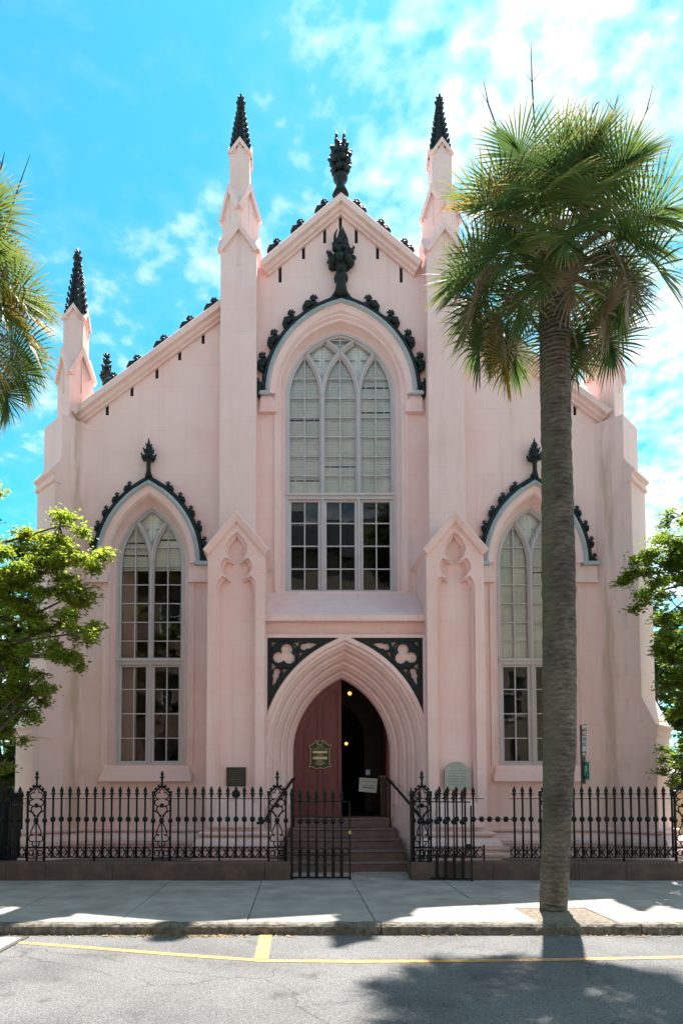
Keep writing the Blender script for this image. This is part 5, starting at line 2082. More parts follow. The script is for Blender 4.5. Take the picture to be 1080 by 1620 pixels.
# ------------------------------------------------------------------ signs and plaques
p0, p1 = P(358.5, 1214, YB), P(389, 1244, YB)
ys = YB + .165
t = thing('bronze_plaque', ((p0.x + p1.x) / 2, ys, p1.z), 'square dark bronze plaque fixed in the niche left of the door', 'plaque')
p0, p1 = P(358.5, 1214, ys), P(389, 1244, ys)
obj('plate', MB().box(p0.x, p1.x, ys - .03, ys - .001, p1.z, p0.z), M['bronze'], t)
rb = MB().box(p0.x, p1.x, ys - .036, ys - .03, p0.z - .012, p0.z).box(p0.x, p1.x, ys - .036, ys - .03, p1.z, p1.z + .012).box(p0.x, p0.x + .012, ys - .036, ys - .03, p1.z + .012, p0.z - .012).box(p1.x - .012, p1.x, ys - .036, ys - .03, p1.z + .012, p0.z - .012)
obj('rim', rb, M['bronze'], t)
rg = random.Random(2)
ln = MB()
for i in range(7):
    z = p0.z - .05 - i * .043
    x = p0.x + .035 + rg.uniform(0, .03)
    while x < p1.x - .05:
        L = rg.uniform(.012, .04)
        ln.box(x, min(x + L, p1.x - .035), ys - .0325, ys - .03, z - .007, z + .007)
        x += L + .012
obj('lettering', ln, M['bronze_hi'], t)

# small round boss between the plaque and the fence
p = P(373.5, 1256, YB)
q = MB().lathe((0, 0, 0), [(.078, 0), (.078, .02), (.055, .05), (.0, .06)], 16)
q.xf(Matrix.Translation((p.x, YB - .0, p.z)) @ Matrix.Rotation(R(90), 4, 'X'))
o = obj('round_boss', q, M['iron'], None, smooth=True)
o['label'], o['category'] = 'small dark round iron boss below the bronze plaque', 'boss'

p0, p1 = P(701, 1217, ys), P(741.5, 1248, ys)
pk_ = P(721.5, 1207, ys)
t = thing('stone_tablet', ((p0.x + p1.x) / 2, ys, p1.z), 'grey stone tablet with gabled top in the niche right of the door', 'tablet')
cxm = (p0.x + p1.x) / 2
obj('slab', MB().plate([[(p0.x, p1.z), (p1.x, p1.z), (p1.x, p0.z), (cxm + .09, pk_.z - .005), (cxm + .04, pk_.z + .012), (cxm - .04, pk_.z + .012), (cxm - .09, pk_.z - .005), (p0.x, p0.z)]], ys - .10, ys - .002), M['tablet'], t)
ln = MB()
for i in range(6):
    z = p0.z - .03 - i * .05
    x = p0.x + .06 + rg.uniform(0, .04)
    while x < p1.x - .09:
        L = rg.uniform(.015, .045)
        ln.box(x, x + L, ys - .1025, ys - .1, z - .009, z + .009)
        x += L + .014
obj('lettering', ln, M['tablet_cut'], t)

# hanging board on the door: scrolled outline, gold rim
U2 = 1 / 21.6 * (yd - CY) / F


def sg(x, y):
    p = P(480 + x / 21.6, 1160 + y / 21.6, yd - .03)
    return (p.x, p.z)


half = [(560, 405), (620, 400), (672, 350), (650, 300), (605, 280), (640, 250), (700, 265), (770, 330), (830, 395), (900, 415), (945, 400), (945, 450), (900, 475), (890, 560), (885, 900), (885, 1060), (945, 1105), (935, 1155), (880, 1140), (780, 1165), (690, 1205), (620, 1200), (565, 1175)]
full_ = [sg(x, y) for x, y in half] + [sg(1128 - x, y) for x, y in reversed(half)]
t = thing('door_sign', (sg(565, 800)[0], yd - .03, sg(0, 1200)[1]), 'scrolled dark green sign with gold lettering on the maroon door', 'sign')
obj('board', MB().plate([full_], yd - .028, yd - .003), M['signgreen'], t)
rim = MB()
rim.tube([(x, yd - .030, z) for x, z in full_ + full_[:1]], .0085, 5, cap=False)
obj('gilt_rim', rim, M['gold'], t)
bars = MB()
for y in (643, 853):
    a, b_ = sg(320, y + 38), sg(812, y - 38)
    bars.box(a[0], b_[0], yd - .032, yd - .028, a[1], b_[1])
obj('cream_band', bars, M['cream'], t)


def put_text(s, size, loc, mat, parent, rot=(R(90), 0, 0), scale=(1, 1, 1), name='lettering'):
    me = text_mesh(s, size, .001)
    me.materials.append(mat)
    return place(name, me, None, parent, loc, rot, scale)


c = sg(570, 545)
put_text('HUGUENOT CHURCH', .036, (c[0], yd - .0295, c[1]), M['gold'], t)
ln = MB()
for y, x0, x1 in ((470, 440, 690), (700, 480, 650), (745, 440, 690), (795, 350, 780), (940, 470, 660), (985, 420, 720), (1035, 400, 740), (1075, 480, 660)):
    x = x0
    while x < x1:
        L = rg.uniform(25, 60)
        a, b_ = sg(x, y + 10), sg(min(x + L, x1), y - 10)
        ln.box(a[0], b_[0], yd - .0305, yd - .028, a[1], b_[1])
        x += L + 16
obj('small_lettering', ln, M['gold'], t)

# sign on a stand inside the doorway
YS = 0.75
cs = [P(568.5, 1230, YS), P(597, 1232, YS), P(595, 1254.5, YS), P(567, 1252, YS)]
cc = sum(cs, Vector()) / 4
t = thing('contribution_sign', (cc.x, YS + .05, DZ0), 'white card sign on a dark stand inside the open doorway', 'sign')
obj('card', MB().plate([[(c.x, c.z) for c in cs]], YS, YS + .006), M['paper'], t)
ang = math.atan2(cs[1].z - cs[0].z, cs[1].x - cs[0].x)
mid = (cs[0] + cs[1]) / 2
put_text('CONTRIBUTIONS', .047, (mid.x, YS - .002, mid.z - .075), M['inkgrey'], t, (R(90), -ang, 0), (.82, 1, 1))
ln = MB()
for k_, h_ in ((.155, .008), (.20, .016)):
    x = cs[0].x + .06
    while x < cs[1].x - .07:
        L = rg.uniform(.015, .035)
        z = cs[0].z - k_ + (x - cs[0].x) * math.tan(ang)
        ln.box(x, x + L, YS - .002, YS, z - h_, z + h_)
        x += L + .008
obj('small_lettering', ln, M['inkgrey'], t)
obj('stand', MB().tube([(cc.x, YS + .03, DZ0 - .02), (cc.x, YS + .03, cc.z + .1)], .014, 6).box(cc.x - .15, cc.x + .15, YS - .05, YS + .15, DZ0 - .02, DZ0 + .01), M['dark'], t)
a, b_ = P(578.5, 1226, .9), P(585, 1217.5, .9)
t = thing('leaflet_holder', ((a.x + b_.x) / 2, .92, DZ0), 'small blue leaflet on a stand above the white card', 'leaflet')
obj('leaflet', MB().box(a.x, b_.x, .9, .905, a.z, b_.z), M['paperblue'], t)
obj('stand', MB().tube([((a.x + b_.x) / 2, .92, DZ0 - .02), ((a.x + b_.x) / 2, .92, b_.z - .02)], .012, 6), M['dark'], t)
# collection stand at the right of the doorway
a, b_ = P(600, 1228, .55), P(613, 1228, .55)
t = thing('collection_stand', ((a.x + b_.x) / 2, .6, DZ0), 'dark wooden stand at the right edge of the open doorway', 'stand')
obj('top', MB().box(a.x - .01, b_.x + .01, .50, .80, a.z - .02, a.z + .012), M['boot'], t)
obj('body', MB().box(a.x + .02, b_.x - .01, .53, .78, DZ0 - .02, a.z - .02), M['wood'], t)

# parking signs on a post behind the fence
px_ = P(921, 1200, -1.6)
t = thing('parking_sign', (px_.x, -1.6, ZY), 'narrow parking signs seen almost edge on, one white and one green, right of the palm', 'sign')
obj('post', MB().box(px_.x - .028, px_.x + .035, -1.63, -1.57, zz(1240, -1.6), zz(1147, -1.6)), M['steel'], t)
xq_ = xx(920.3, 1300, -1.6)
obj('lower_post', MB().tube([(xq_, -1.6, ZY - .05), (xq_, -1.6, zz(1238, -1.6))], .013, 8), M['steel'], t)


def signplate(name, xa, xb, ytop, ybot, mat, edge, off):
    pa, pb = P(xa, ytop, -1.6), P(xb, ybot, -1.6)
    w = .30
    ca = R(92)
    zt_, zb_ = pa.z, pb.z
    Mt = Matrix.Translation((pa.x, -1.55 + off, 0)) @ Matrix.Rotation(-ca, 4, 'Z')
    q = MB().box(0, w, -.003, .003, zb_, zt_).xf(Mt)
    o = obj(name, q, mat, t)
    r_ = MB()
    for (x0, x1, z0, z1) in ((.006, w - .006, zt_ - .018, zt_ - .006), (.006, w - .006, zb_ + .006, zb_ + .018), (.006, .022, zb_ + .018, zt_ - .018), (w - .022, w - .006, zb_ + .018, zt_ - .018)):
        r_.box(x0, x1, -.0055, -.003, z0, z1)
    obj('border', r_.xf(Mt), edge, o)
    return o, Mt, zb_, zt_, w, ca


def sign_text(s, size, Mt, x, z, mat, par, ca, sc=(1, 1, 1)):
    p = Mt @ Vector((x, -.006, z))
    put_text(s, size, p, mat, par, (R(90), 0, -ca), sc)


o, Mt, zb_, zt_, w, ca = signplate('white_plate', 919, 930, 1146.5, 1162.5, M['white'], M['red'], 0)
sign_text('PARKING', .075, Mt, w / 2, (zb_ + zt_) / 2 - .02, M['red'], o, ca, (.85, 1, 1))
o, Mt, zb_, zt_, w, ca = signplate('white_plate', 919, 930, 1163.5, 1196, M['white'], M['inkgrey'], 0)
sign_text('LICENSE', .085, Mt, w / 2, zt_ - .075, M['inkgrey'], o, ca, (.75, 1, 1))
sign_text('ZONE', .095, Mt, w / 2, zt_ - .165, M['inkgrey'], o, ca, (.85, 1, 1))
ar = MB().plate([[(.05, zb_ + .06), (.09, zb_ + .09), (.09, zb_ + .07), (.21, zb_ + .07), (.21, zb_ + .09), (.25, zb_ + .06), (.21, zb_ + .03), (.21, zb_ + .05), (.09, zb_ + .05), (.09, zb_ + .03)]], -.006, -.003).xf(Mt)
obj('arrow', ar, M['red'], o)
o, Mt, zb_, zt_, w, ca = signplate('green_plate', 923.5, 935, 1204, 1235, M['pgreen'], M['white'], 0)
sign_text('P', .26, Mt, w * .40, (zb_ + zt_) / 2 - .01, M['white'], o, ca, (1.0, 1, 1))

# headstone in the churchyard at the right edge
hp = P(1074, 1340, 1.2)
t = MB()
w2_, ht = .33, zz(1250, 1.2, 1074)
t.plate([[(hp.x - w2_, 0.1), (hp.x + w2_, 0.1)] + [(hp.x + w2_ * math.cos(a), ht - w2_ * .6 + w2_ * .6 * math.sin(a)) for a in [i * math.pi / 12 for i in range(13)]]], 1.1, 1.24)
o = obj('headstone', t, M['headstone'])
o['label'], o['category'] = 'weathered tan headstone behind the fence at the right edge', 'headstone'

# ------------------------------------------------------------------ palms


def frond(rng, base, az, el, Lp, Rb, droop, n=46):
    """fan frond: stem, curved midrib, leaflets round it; returns leaf and stem builders"""
    lf, sm = MB(), MB()
    lf.attr = []
    d = Vector((math.cos(az) * math.cos(el), math.sin(az) * math.cos(el), math.sin(el)))
    p = Vector(base)
    pts = [p.copy()]
    for i in range(5):
        d = (d + Vector((0, 0, -droop * .10))).normalized()
        p = p + d * Lp / 5
        pts.append(p.copy())
    sm.tube(pts, [.030, .024, .019, .016, .014, .012], 5)
    up = Vector((0, 0, 1))
    Sv = d.cross(up)
    Sv = Sv.normalized() if Sv.length > .05 else Vector((-math.sin(az), math.cos(az), 0))
    tw = rng.gauss(0, .35)
    Nv = Sv.cross(d).normalized()
    Sv, Nv = Sv * math.cos(tw) + Nv * math.sin(tw), Nv * math.cos(tw) - Sv * math.sin(tw)
    costa = [p.copy()]
    dd = d.copy()
    for i in range(6):
        dd = (dd - Nv * .10 * (0.6 + droop) + Vector((0, 0, -.05 * droop))).normalized()
        costa.append(costa[-1] + dd * Rb * .42 / 6)
    for k in range(n):
        t = (k + .5) / n * 2 - 1
        a = t * R(125)
        ci = (1 - abs(t)) ** 0.9 * 6
        i0 = min(5, int(ci))
        o = costa[i0].lerp(costa[i0 + 1], ci - i0)
        loc = (costa[min(6, i0 + 1)] - costa[max(0, i0 - 1)]).normalized()
        dr = (loc * math.cos(a) + Sv * math.sin(a) + Nv * (.10 + .25 * abs(math.sin(a)))).normalized()
        L = Rb * (1.0 - .42 * (1 - abs(t)) - .18 * abs(t) ** 3) * rng.uniform(.88, 1.08)
        w = .0160 * rng.uniform(.8, 1.15)
        side = dr.cross(Nv).normalized()
        side = (side + Nv * (.55 if k % 2 else -.55)).normalized()
        seg = 5
        q = o.copy()
        s0 = len(lf.v)
        g = droop * rng.uniform(.35, 1.0)
        for j in range(seg + 1):
            f = j / seg
            ww = w * (.55 + .9 * f if f < .4 else (1.0 - ((f - .4) / .6) ** 1.6) * .91 + .02)
            lf.v += [tuple(q - side * ww), tuple(q + side * ww)]
            lf.attr += [f, f]
            dr = (dr + Vector((0, 0, -1)) * g * .34 * f * f * (1.6 if f > .55 else 1)).normalized()
            q = q + dr * L / seg
        for j in range(seg):
            lf.f.append((s0 + 2 * j, s0 + 2 * j + 1, s0 + 2 * j + 3, s0 + 2 * j + 2))
    return lf, sm


def palm(base, path_pts, radii, label, seed, nf, stalks, loc):
    rng = random.Random(seed)
    t = thing('palm_tree', loc, label, 'palm tree', 'palm trees along the kerb')
    # trunk: rings with slight unevenness
    pts = [Vector(p) for p in path_pts]
    dense, rad = [], []
    tot = 90
    for i in range(tot + 1):
        f = i / tot * (len(pts) - 1)
        k = min(len(pts) - 2, int(f))
        u = f - k
        a, b_, c, d = pts[max(0, k - 1)], pts[k], pts[k + 1], pts[min(len(pts) - 1, k + 2)]
        dense.append(0.5 * ((2 * b_) + (c - a) * u + (2 * a - 5 * b_ + 4 * c - d) * u * u + (3 * b_ - a - 3 * c + d) * u ** 3))
        rad.append(radii[k] * (1 - u) + radii[k + 1] * u)
    q = MB()
    n = 20
    for i, (p, r) in enumerate(zip(dense, rad)):
        rr_ = r * (1 + (.014 if i % 2 else -.01) + rng.uniform(-.02, .02) + .03 * math.sin(i * .21 + 1.0) * math.sin(i * .083))
        for k in range(n):
            a = 2 * math.pi * k / n
            r2 = rr_ * (1 + rng.uniform(-.018, .018))
            q.v.append((p.x + r2 * math.cos(a), p.y + r2 * math.sin(a), p.z + rng.uniform(-.012, .012)))
    q.f = [(i * n + k, i * n + (k + 1) % n, (i + 1) * n + (k + 1) % n, (i + 1) * n + k) for i in range(tot) for k in range(n)]
    q.f.append(tuple(tot * n + k for k in range(n)))
    tr = obj('trunk', q, M['palmbark'], t, smooth=True)
    top = dense[-1]
    # boots: cut leaf bases criss-crossed under the crown
    for i in range(26):
        a = i * 2.399
        h = rng.uniform(-.28, .25)
        r0 = rad[-1] * .85
        d = Vector((math.cos(a), math.sin(a), .75)).normalized()
        s = Vector((-math.sin(a), math.cos(a), rng.uniform(-.3, .3))).normalized()
        o_ = top + Vector((math.cos(a) * r0, math.sin(a) * r0, h))
        L = rng.uniform(.16, .30)
        b_ = MB()
        nn = d.cross(s)
        for f, w in ((0, .075), (.5, .05), (1, .036)):
            c = o_ + d * L * f
            b_.v += [tuple(c + s * w + nn * .015), tuple(c - s * w + nn * .015), tuple(c - s * w - nn * .015), tuple(c + s * w - nn * .015)]
        b_.f = [(0, 1, 2, 3), (8, 9, 10, 11)] + [(4 * j + k, 4 * j + (k + 1) % 4, 4 * j + 4 + (k + 1) % 4, 4 * j + 4 + k) for j in range(2) for k in range(4)]
        obj('leaf_base', b_, M['boot'], tr)
    # fronds from upright to hanging
    for i in range(nf):
        u = (i + .5) / nf
        az = i * 2.39996 + rng.uniform(-.25, .25)
        el = R(84 - 104 * u ** .85) + rng.gauss(0, .10)
        dead = u > .94
        Lp = .66 + .34 * rng.random() - (.16 if u < .2 else 0)
        Rb = (.90 if u < .72 else .74) * rng.uniform(.88, 1.1)
        dr = (.30 + 1.0 * u ** 1.5 + rng.uniform(-.1, .2)) if not dead else 1.5
        b0 = top + Vector((math.cos(az) * .10, math.sin(az) * .10, .34 - .34 * u))
        lf, sm = frond(rng, b0, az, el, Lp, Rb, dr, 46 if not dead else 34)
        mat = M['dead'] if dead or (u > .80 and rng.random() < .25) else (M['frond_y'] if rng.random() < .07 else M['frond'])
        me = lf.mesh('frond', recalc=False)
        f_ = obj('frond', me, mat, t)
        obj('leaf_stem', sm, M['boot'] if dead else M['stem'], f_)
    # withered grey strands hanging from the older fronds
    for i in range(5):
        az = rng.uniform(0, 6.28)
        rr_ = rng.uniform(.35, .95)
        b0 = top + Vector((math.cos(az) * rr_, math.sin(az) * rr_, rng.uniform(.1, .4)))
        lf, sm = frond(rng, b0, az, R(-20), .15, .42, 1.9, 20)
        obj('withered_frond', lf.mesh('withered_frond', recalc=False), M['dead'], t)
    for pts_ in stalks:
        q = MB()
        q.tube(pts_, [.014] + [.010] * (len(pts_) - 2) + [.003], 5)
        for i in range(1, len(pts_) - 1):
            for s in (-1, 1):
                if rng.random() < .7:
                    p = Vector(pts_[i])
                    d = Vector((s * rng.uniform(.04, .14), rng.uniform(-.06, .06), rng.uniform(.1, .25)))
                    q.tube([p, p + d * .6 + Vector((0, 0, .0)), p + d], [.006, .004, .002], 4)
        obj('flower_stalk', q, M['stalk'], t)
    return t


YPALM = G(874, 1441, 0).y
pb = G(874, 1441, 0)
tp = [(874, 1445), (879, 1330), (884, 1180), (884, 1020), (882, 850), (879, 680), (877, 560), (876, 446)]
pr = [20, 22, 25, 25.3, 24.8, 23.8, 23, 25.5]
path_pts = [P(x, y, YPALM) for x, y in tp]
path_pts[0].z = -0.05
mpp = (YPALM - CY) / F
radii = [r * mpp for r in pr]


def stalk(px, Y):
    return [P(x, y, Y) for x, y in px]


palm(pb, path_pts, radii, 'tall palm with full green crown standing at the kerb right of the gate', 4, 74,
     [stalk([(850, 330), (845, 200), (841, 130), (839, 65)], YPALM), stalk([(820, 330), (790, 215), (772, 165), (764, 125)], YPALM + .1),
      stalk([(930, 330), (955, 215), (970, 175), (979, 150)], YPALM - .2), stalk([(960, 340), (1005, 215), (1022, 175), (1032, 135)], YPALM + .2), stalk([(905, 300), (928, 200), (942, 165), (948, 160)], YPALM + .3)], (pb.x, pb.y, 0))

# second palm, its trunk just outside the left edge
c2 = P(-108, 500, YPALM)
tl = [Vector((c2.x + .10, YPALM, -.05)), Vector((c2.x + .12, YPALM, 2.2)), Vector((c2.x + .05, YPALM, 4.4)), Vector((c2.x, YPALM, 6.0)), c2.copy()]
palm(c2, tl, [.19, .2, .2, .19, .2], 'palm at the left edge, only the right side of its crown in view', 17, 64,
     [stalk([(-20, 430), (5, 370), (25, 310), (48, 245)], YPALM), stalk([(-40, 400), (-15, 330), (3, 262), (8, 240)], YPALM + .1)], (c2.x + .1, YPALM, 0))


# ------------------------------------------------------------------ broad-leaved trees
def leafy_tree(name, label, base, trunk, clusters, mat, lsize, seed, group):
    """tapered trunk with limbs to each spray; each spray is twigs carrying single leaves"""
    rng = random.Random(seed)
    t = thing(name, base, label, 'tree', group)
    q = MB()
    tp_ = [Vector(p) for p in trunk]
    n = len(tp_)
    r0 = trunk_r[0]
    q.tube(tp_, [r0 * (1 - .65 * i / (n - 1)) for i in range(n)], 10)
    obj('trunk', q, M['bark'], t, smooth=True)
    lm, tw, br = MB(), MB(), MB()
    subs = []
    for (c, rad, nl) in clusters:
        c = Vector(c)
        # limb from the nearest trunk point below
        src = min(tp_[1:], key=lambda p: (p - c).length + (2 if p.z > c.z else 0))
        mid = src.lerp(c, .5) + Vector((rng.uniform(-.2, .2), rng.uniform(-.2, .2), .15))
        br.tube([src, mid, c], [.034, .022, .012], 6)
        for i in range(nsub):
            v = Vector((rng.uniform(-1, 1) * rad[0], rng.uniform(-1, 1) * rad[1], rng.uniform(-1.25, 1) * rad[2])) * .85
            k_ = rng.uniform(.32, .62)
            if nsub > 1:
                tw.tube([c, c + v * .5 + Vector((0, 0, .03)), c + v], [.012, .009, .006], 4, cap=False)
            subs.append((c + v, (rad[0] * k_, rad[1] * k_, rad[2] * k_ * .8), nl * k_ * 2 / nsub))
    for (c, rad, nl) in subs:
        nl = int(nl * dens)
        ntw = max(5, nl // 16)
        for i in range(ntw):
            v = Vector((rng.gauss(0, 1), rng.gauss(0, 1), rng.gauss(0, 1)))
            v = v.normalized() * (rng.random() ** .5) * (1.45 if rng.random() < .22 else 1.0)
            e = c + Vector((v.x * rad[0], v.y * rad[1], v.z * rad[2]))
            s = c.lerp(e, .12) + Vector((0, 0, rng.uniform(-.05, .05)))
            m_ = s.lerp(e, .55) + Vector((0, 0, rng.uniform(.0, .08)))
            tw.tube([s, m_, e], [.007, .005, .002], 3, cap=False)
            per = nl // ntw
            for k in range(per):
                f = rng.random() ** .6
                p = (s.lerp(m_, f * 2) if f < .5 else m_.lerp(e, f * 2 - 1)) + Vector((rng.gauss(0, .05), rng.gauss(0, .05), rng.gauss(0, .03)))
                a = rng.uniform(0, 6.283)
                dv = Vector((math.cos(a), math.sin(a), rng.uniform(-.8, .35))).normalized()
                sv = dv.cross(Vector((rng.gauss(0, .6), rng.gauss(0, .6), 1))).normalized()
                L, w = lsize * rng.uniform(.65, 1.25), lsize * rng.uniform(.22, .34)
                lm.add([p, p + dv * L * .5 + sv * w, p + dv * L, p + dv * L * .5 - sv * w], [(0, 1, 2, 3)])
    obj('limbs', br, M['bark'], t, smooth=True)
    obj('twigs', tw.mesh('twigs', recalc=False), M['bark'], t, kind='stuff')
    obj('crown', lm.mesh('crown', recalc=False), mat, t, kind='stuff')
    return t


trunk_r = [.14]
dens = 2.7
nsub = 7
# left: visible sprays over the corner buttress, and unseen outer ones added to shade it
YL = -2.6
cl = []
for (px, py, dy, rx, rz, n) in [(95, 832, .0, .50, .20, 620), (30, 858, .2, .62, .22, 800), (135, 882, -.1, .42, .17, 520), (70, 905, -.2, .65, .22, 900), (-10, 915, .3, .60, .26, 800), (128, 936, .1, .40, .18, 560), (45, 950, -.1, .60, .24, 900), (100, 985, .2, .42, .22, 600), (133, 1000, -.1, .26, .26, 330), (20, 1010, .3, .58, .3, 800), (75, 1040, -.2, .36, .22, 430), (108, 1035, 0, .20, .22, 240), (-10, 1070, .3, .55, .32, 700), (45, 1085, 0, .34, .22, 420), (66, 1095, .1, .12, .18, 130), (-90, 870, .2, .9, .4, 1300), (-100, 980, .1, .9, .4, 1300), (-90, 1090, .2, .7, .4, 900), (10, 1140, .8, .45, .35, 500), (-130, 800, .2, .9, .4, 900), (-40, 800, .4, .5, .3, 500), (0, 975, 1.2, .8, .5, 900), (-30, 1180, 1.0, .6, .4, 600), (-160, 1010, .8, .9, .5, 900), (-190, 1120, 1.0, .9, .5, 900), (-170, 1200, 1.0, .8, .4, 800), (-120, 1250, 1.0, .6, .4, 700), (-230, 1000, .2, .9, .5, 900), (-90, 1200, 1.2, .5, .4, 600), (5, 1060, -.1, .45, .3, 700), (25, 1120, .1, .35, .25, 500), (40, 900, -.3, .5, .25, 700), (0, 1120, .3, .4, .3, 500), (10, 880, 0, .5, .25, 700)]:
    c = P(px, py, YL + dy)
    cl.append((c, (rx, .55, rz), n))
bx = xx(-70, 1200, YL)
leafy_tree('broadleaf_tree', 'leafy tree at the left whose bright branches overlap the church corner', (bx, YL, ZY), [(bx, YL, ZY - .1), (bx + .1, YL, 1.8), (bx - .1, YL + .1, 3.4), (bx + .15, YL + .1, 4.8), (bx, YL + .2, 6.0)], cl, M['green1'], .074, 31, 'broad-leaved trees beside the church')
YR_ = -2.0
cl = []  # includes unseen low sprays beyond the right edge, added to shade the buttress
for (px, py, dy, rx, rz, n) in [(1075, 815, .1, .28, .2, 330), (1100, 850, .0, .5, .3, 700), (1062, 872, -.1, .36, .18, 520), (1015, 882, .0, .30, .12, 330), (1040, 905, .2, .45, .2, 650), (1030, 938, -.1, .34, .2, 450), (1070, 960, .1, .45, .26, 700), (1110, 940, .0, .6, .4, 900), (1068, 1010, .3, .36, .3, 560), (1085, 1070, .3, .34, .34, 560), (1120, 1050, .3, .7, .5, 900), (1090, 1130, .4, .3, .34, 500), (1150, 880, .2, .7, .5, 900), (1085, 1190, .5, .28, .3, 380), (1130, 800, .2, .6, .4, 800), (1160, 1150, .4, .6, .5, 700), (1200, 1000, .4, .9, .5, 900), (1220, 1120, .5, .9, .5, 900), (1190, 1230, .5, .7, .4, 700), (1140, 1210, .8, .5, .4, 600), (1260, 920, .2, .9, .5, 900), (1078, 900, .1, .35, .3, 600), (1075, 1100, .2, .26, .35, 500), (1072, 1050, .4, .24, .3, 400), (1080, 1215, .6, .25, .25, 350)]:
    c = P(px, py, YR_ + dy)
    cl.append((c, (rx, .55, rz), n))
bx = xx(1170, 1200, YR_)
leafy_tree('broadleaf_tree', 'leafy tree at the right edge beyond the palm', (bx, YR_, ZY), [(bx, YR_, ZY - .1), (bx - .1, YR_, 1.8), (bx + .1, YR_ + .1, 3.4), (bx - .15, YR_ + .1, 4.8), (bx, YR_ + .2, 6.0)], cl, M['green1'], .074, 33, 'broad-leaved trees beside the church')

# trees further back along both sides of the church
trunk_r = [.2]
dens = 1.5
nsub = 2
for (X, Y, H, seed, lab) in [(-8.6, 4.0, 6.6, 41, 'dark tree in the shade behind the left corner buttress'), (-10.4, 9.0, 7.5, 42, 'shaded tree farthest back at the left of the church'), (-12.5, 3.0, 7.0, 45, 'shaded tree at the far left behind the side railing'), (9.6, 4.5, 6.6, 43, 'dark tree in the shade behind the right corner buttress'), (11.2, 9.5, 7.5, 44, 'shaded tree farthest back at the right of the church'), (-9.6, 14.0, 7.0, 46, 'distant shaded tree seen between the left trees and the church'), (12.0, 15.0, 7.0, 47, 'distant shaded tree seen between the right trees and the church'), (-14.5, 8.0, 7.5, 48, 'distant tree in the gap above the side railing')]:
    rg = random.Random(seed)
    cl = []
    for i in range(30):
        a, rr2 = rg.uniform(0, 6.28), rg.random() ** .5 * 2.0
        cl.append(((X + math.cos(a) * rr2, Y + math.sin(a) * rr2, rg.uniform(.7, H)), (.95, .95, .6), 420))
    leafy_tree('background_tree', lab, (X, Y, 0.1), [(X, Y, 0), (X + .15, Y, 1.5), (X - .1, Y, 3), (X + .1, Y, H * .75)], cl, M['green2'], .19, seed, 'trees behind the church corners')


# low shrubs
def shrub(c, r, n, seed, lab):
    rg = random.Random(seed)
    q, st_ = MB(), MB()
    t = thing('shrub', (c[0], c[1], ZY), lab, 'shrub')
    for i in range(14):
        a = rg.uniform(0, 6.28)
        st_.tube([(c[0], c[1], ZY - .02), (c[0] + .4 * r[0] * math.cos(a), c[1] + .4 * r[1] * math.sin(a), ZY + r[2] * .8), (c[0] + .7 * r[0] * math.cos(a), c[1] + .7 * r[1] * math.sin(a), ZY + r[2] * 1.4)], [.02, .012, .005], 4)
    for i in range(n):
        v = Vector((rg.gauss(0, 1), rg.gauss(0, 1), rg.gauss(0, 1))).normalized() * rg.random() ** .3
        p = Vector((c[0] + v.x * r[0], c[1] + v.y * r[1], ZY + r[2] + v.z * r[2]))
        a = rg.uniform(0, 6.28)
        dv = Vector((math.cos(a), math.sin(a), rg.uniform(-.4, .6))).normalized()
        sv = dv.cross(Vector((rg.gauss(0, .4), rg.gauss(0, .4), 1))).normalized()
        q.add([p, p + dv * .04 + sv * .025, p + dv * .09, p + dv * .04 - sv * .025], [(0, 1, 2, 3)])
    obj('stems', st_, M['bark'], t)
    obj('foliage', q.mesh('foliage', recalc=False), M['shrub'], t, kind='stuff')


sp_ = P(1085, 1270, 2.6)
shrub((sp_.x, 2.6), (.8, .6, .75), 2600, 3, 'dense green shrub behind the headstone at the right')
sp_ = P(-10, 1300, 1.5)
shrub((sp_.x, 2.2), (.8, .6, .5), 2200, 4, 'low dark shrub behind the side railing at the left')


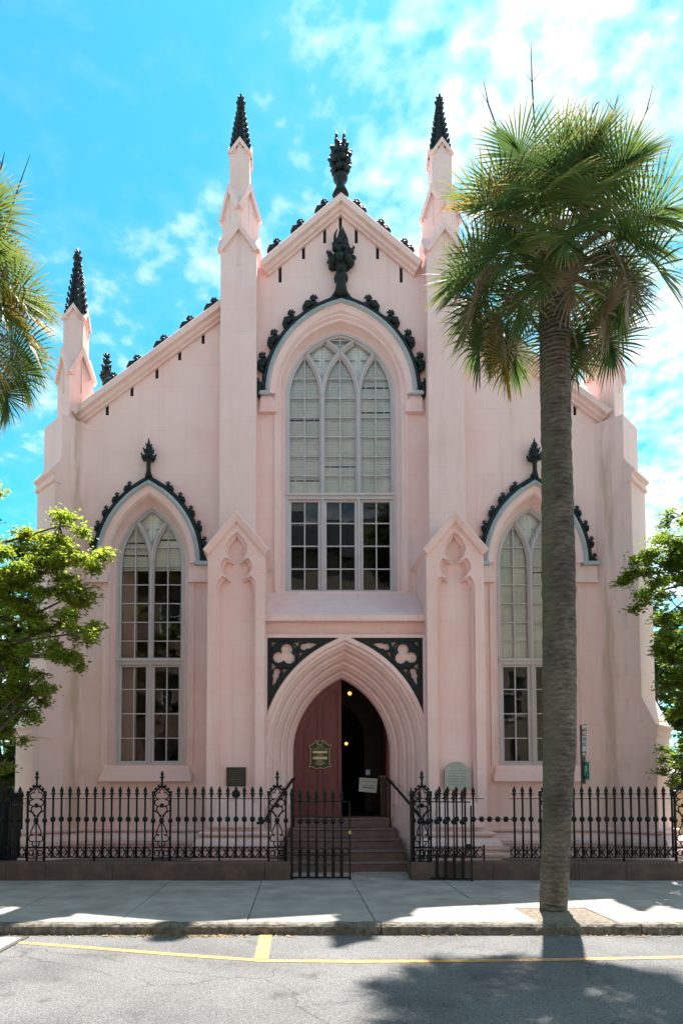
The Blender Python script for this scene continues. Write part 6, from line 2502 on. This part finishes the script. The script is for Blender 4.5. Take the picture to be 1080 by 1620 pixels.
# ------------------------------------------------------------------ houses across the street, seen only mirrored in the panes
def house(name, label, x0, x1, h, wall, cols):
    t = thing(name, ((x0 + x1) / 2, -20, 0), label, 'house', 'houses across the street')
    yf = -17.5
    holes, wins = [], []
    for r_ in range(3):
        for c in range(cols):
            cx = x0 + (x1 - x0) * (c + .5) / cols
            z = 1.2 + r_ * 3.6
            holes.append([(cx - .5, z), (cx - .5, z + 1.9), (cx + .5, z + 1.9), (cx + .5, z)])
            wins.append((cx, z))
    obj('wall', MB().plate([[(x0, 0), (x1, 0), (x1, h), (x0, h)]] + holes, yf - .3, yf).box(x0, x1, yf - 9, yf - .3, 0, h - .02), M[wall], t)
    obj('roof', MB().plate([[(x0 - .3, h), (x1 + .3, h), (x1 - 1.2, h + 1.6), (x0 + 1.2, h + 1.6)]], yf - 9.3, yf + .35), M['slate'], t)
    for cx, z in wins:
        w_ = obj('window', MB().box(cx - .5, cx - .44, yf - .18, yf - .06, z, z + 1.9).box(cx + .44, cx + .5, yf - .18, yf - .06, z, z + 1.9).box(cx - .44, cx + .44, yf - .18, yf - .06, z + .9, z + .96).box(cx - .55, cx + .55, yf - .1, yf + .06, z - .08, z), M['white'], t)
        obj('pane', MB().box(cx - .44, cx + .44, yf - .14, yf - .135, z, z + 1.9), M['shutter'], w_)


house('opposite_house', 'brick house across the street mirrored in the left church window', -16, -2.6, 11.2, 'brick', 5)
house('opposite_house', 'tan rendered house across the street mirrored in the middle church window', -2.2, 13, 12.4, 'tan', 6)

trunk_r = [.16]
dens, nsub = 1.0, 2
for (X, Y, H, seed, lab) in [(-7.5, -15.6, 7.5, 61, 'street tree across the road, a dark shape mirrored in the left window'), (3.6, -15.8, 8.5, 62, 'street tree across the road, a dark shape mirrored in the middle window')]:
    rg = random.Random(seed)
    cl = []
    for i in range(20):
        a, rr2 = rg.uniform(0, 6.28), rg.random() ** .5 * 1.6
        cl.append(((X + math.cos(a) * rr2, Y + math.sin(a) * rr2, rg.uniform(3.2, H)), (.8, .8, .55), 300))
    leafy_tree('street_tree', lab, (X, Y, 0), [(X, Y, -.05), (X + .1, Y, 1.5), (X - .1, Y, 3), (X + .1, Y, H * .8)], cl, M['green2'], .17, seed, 'street trees across the road')
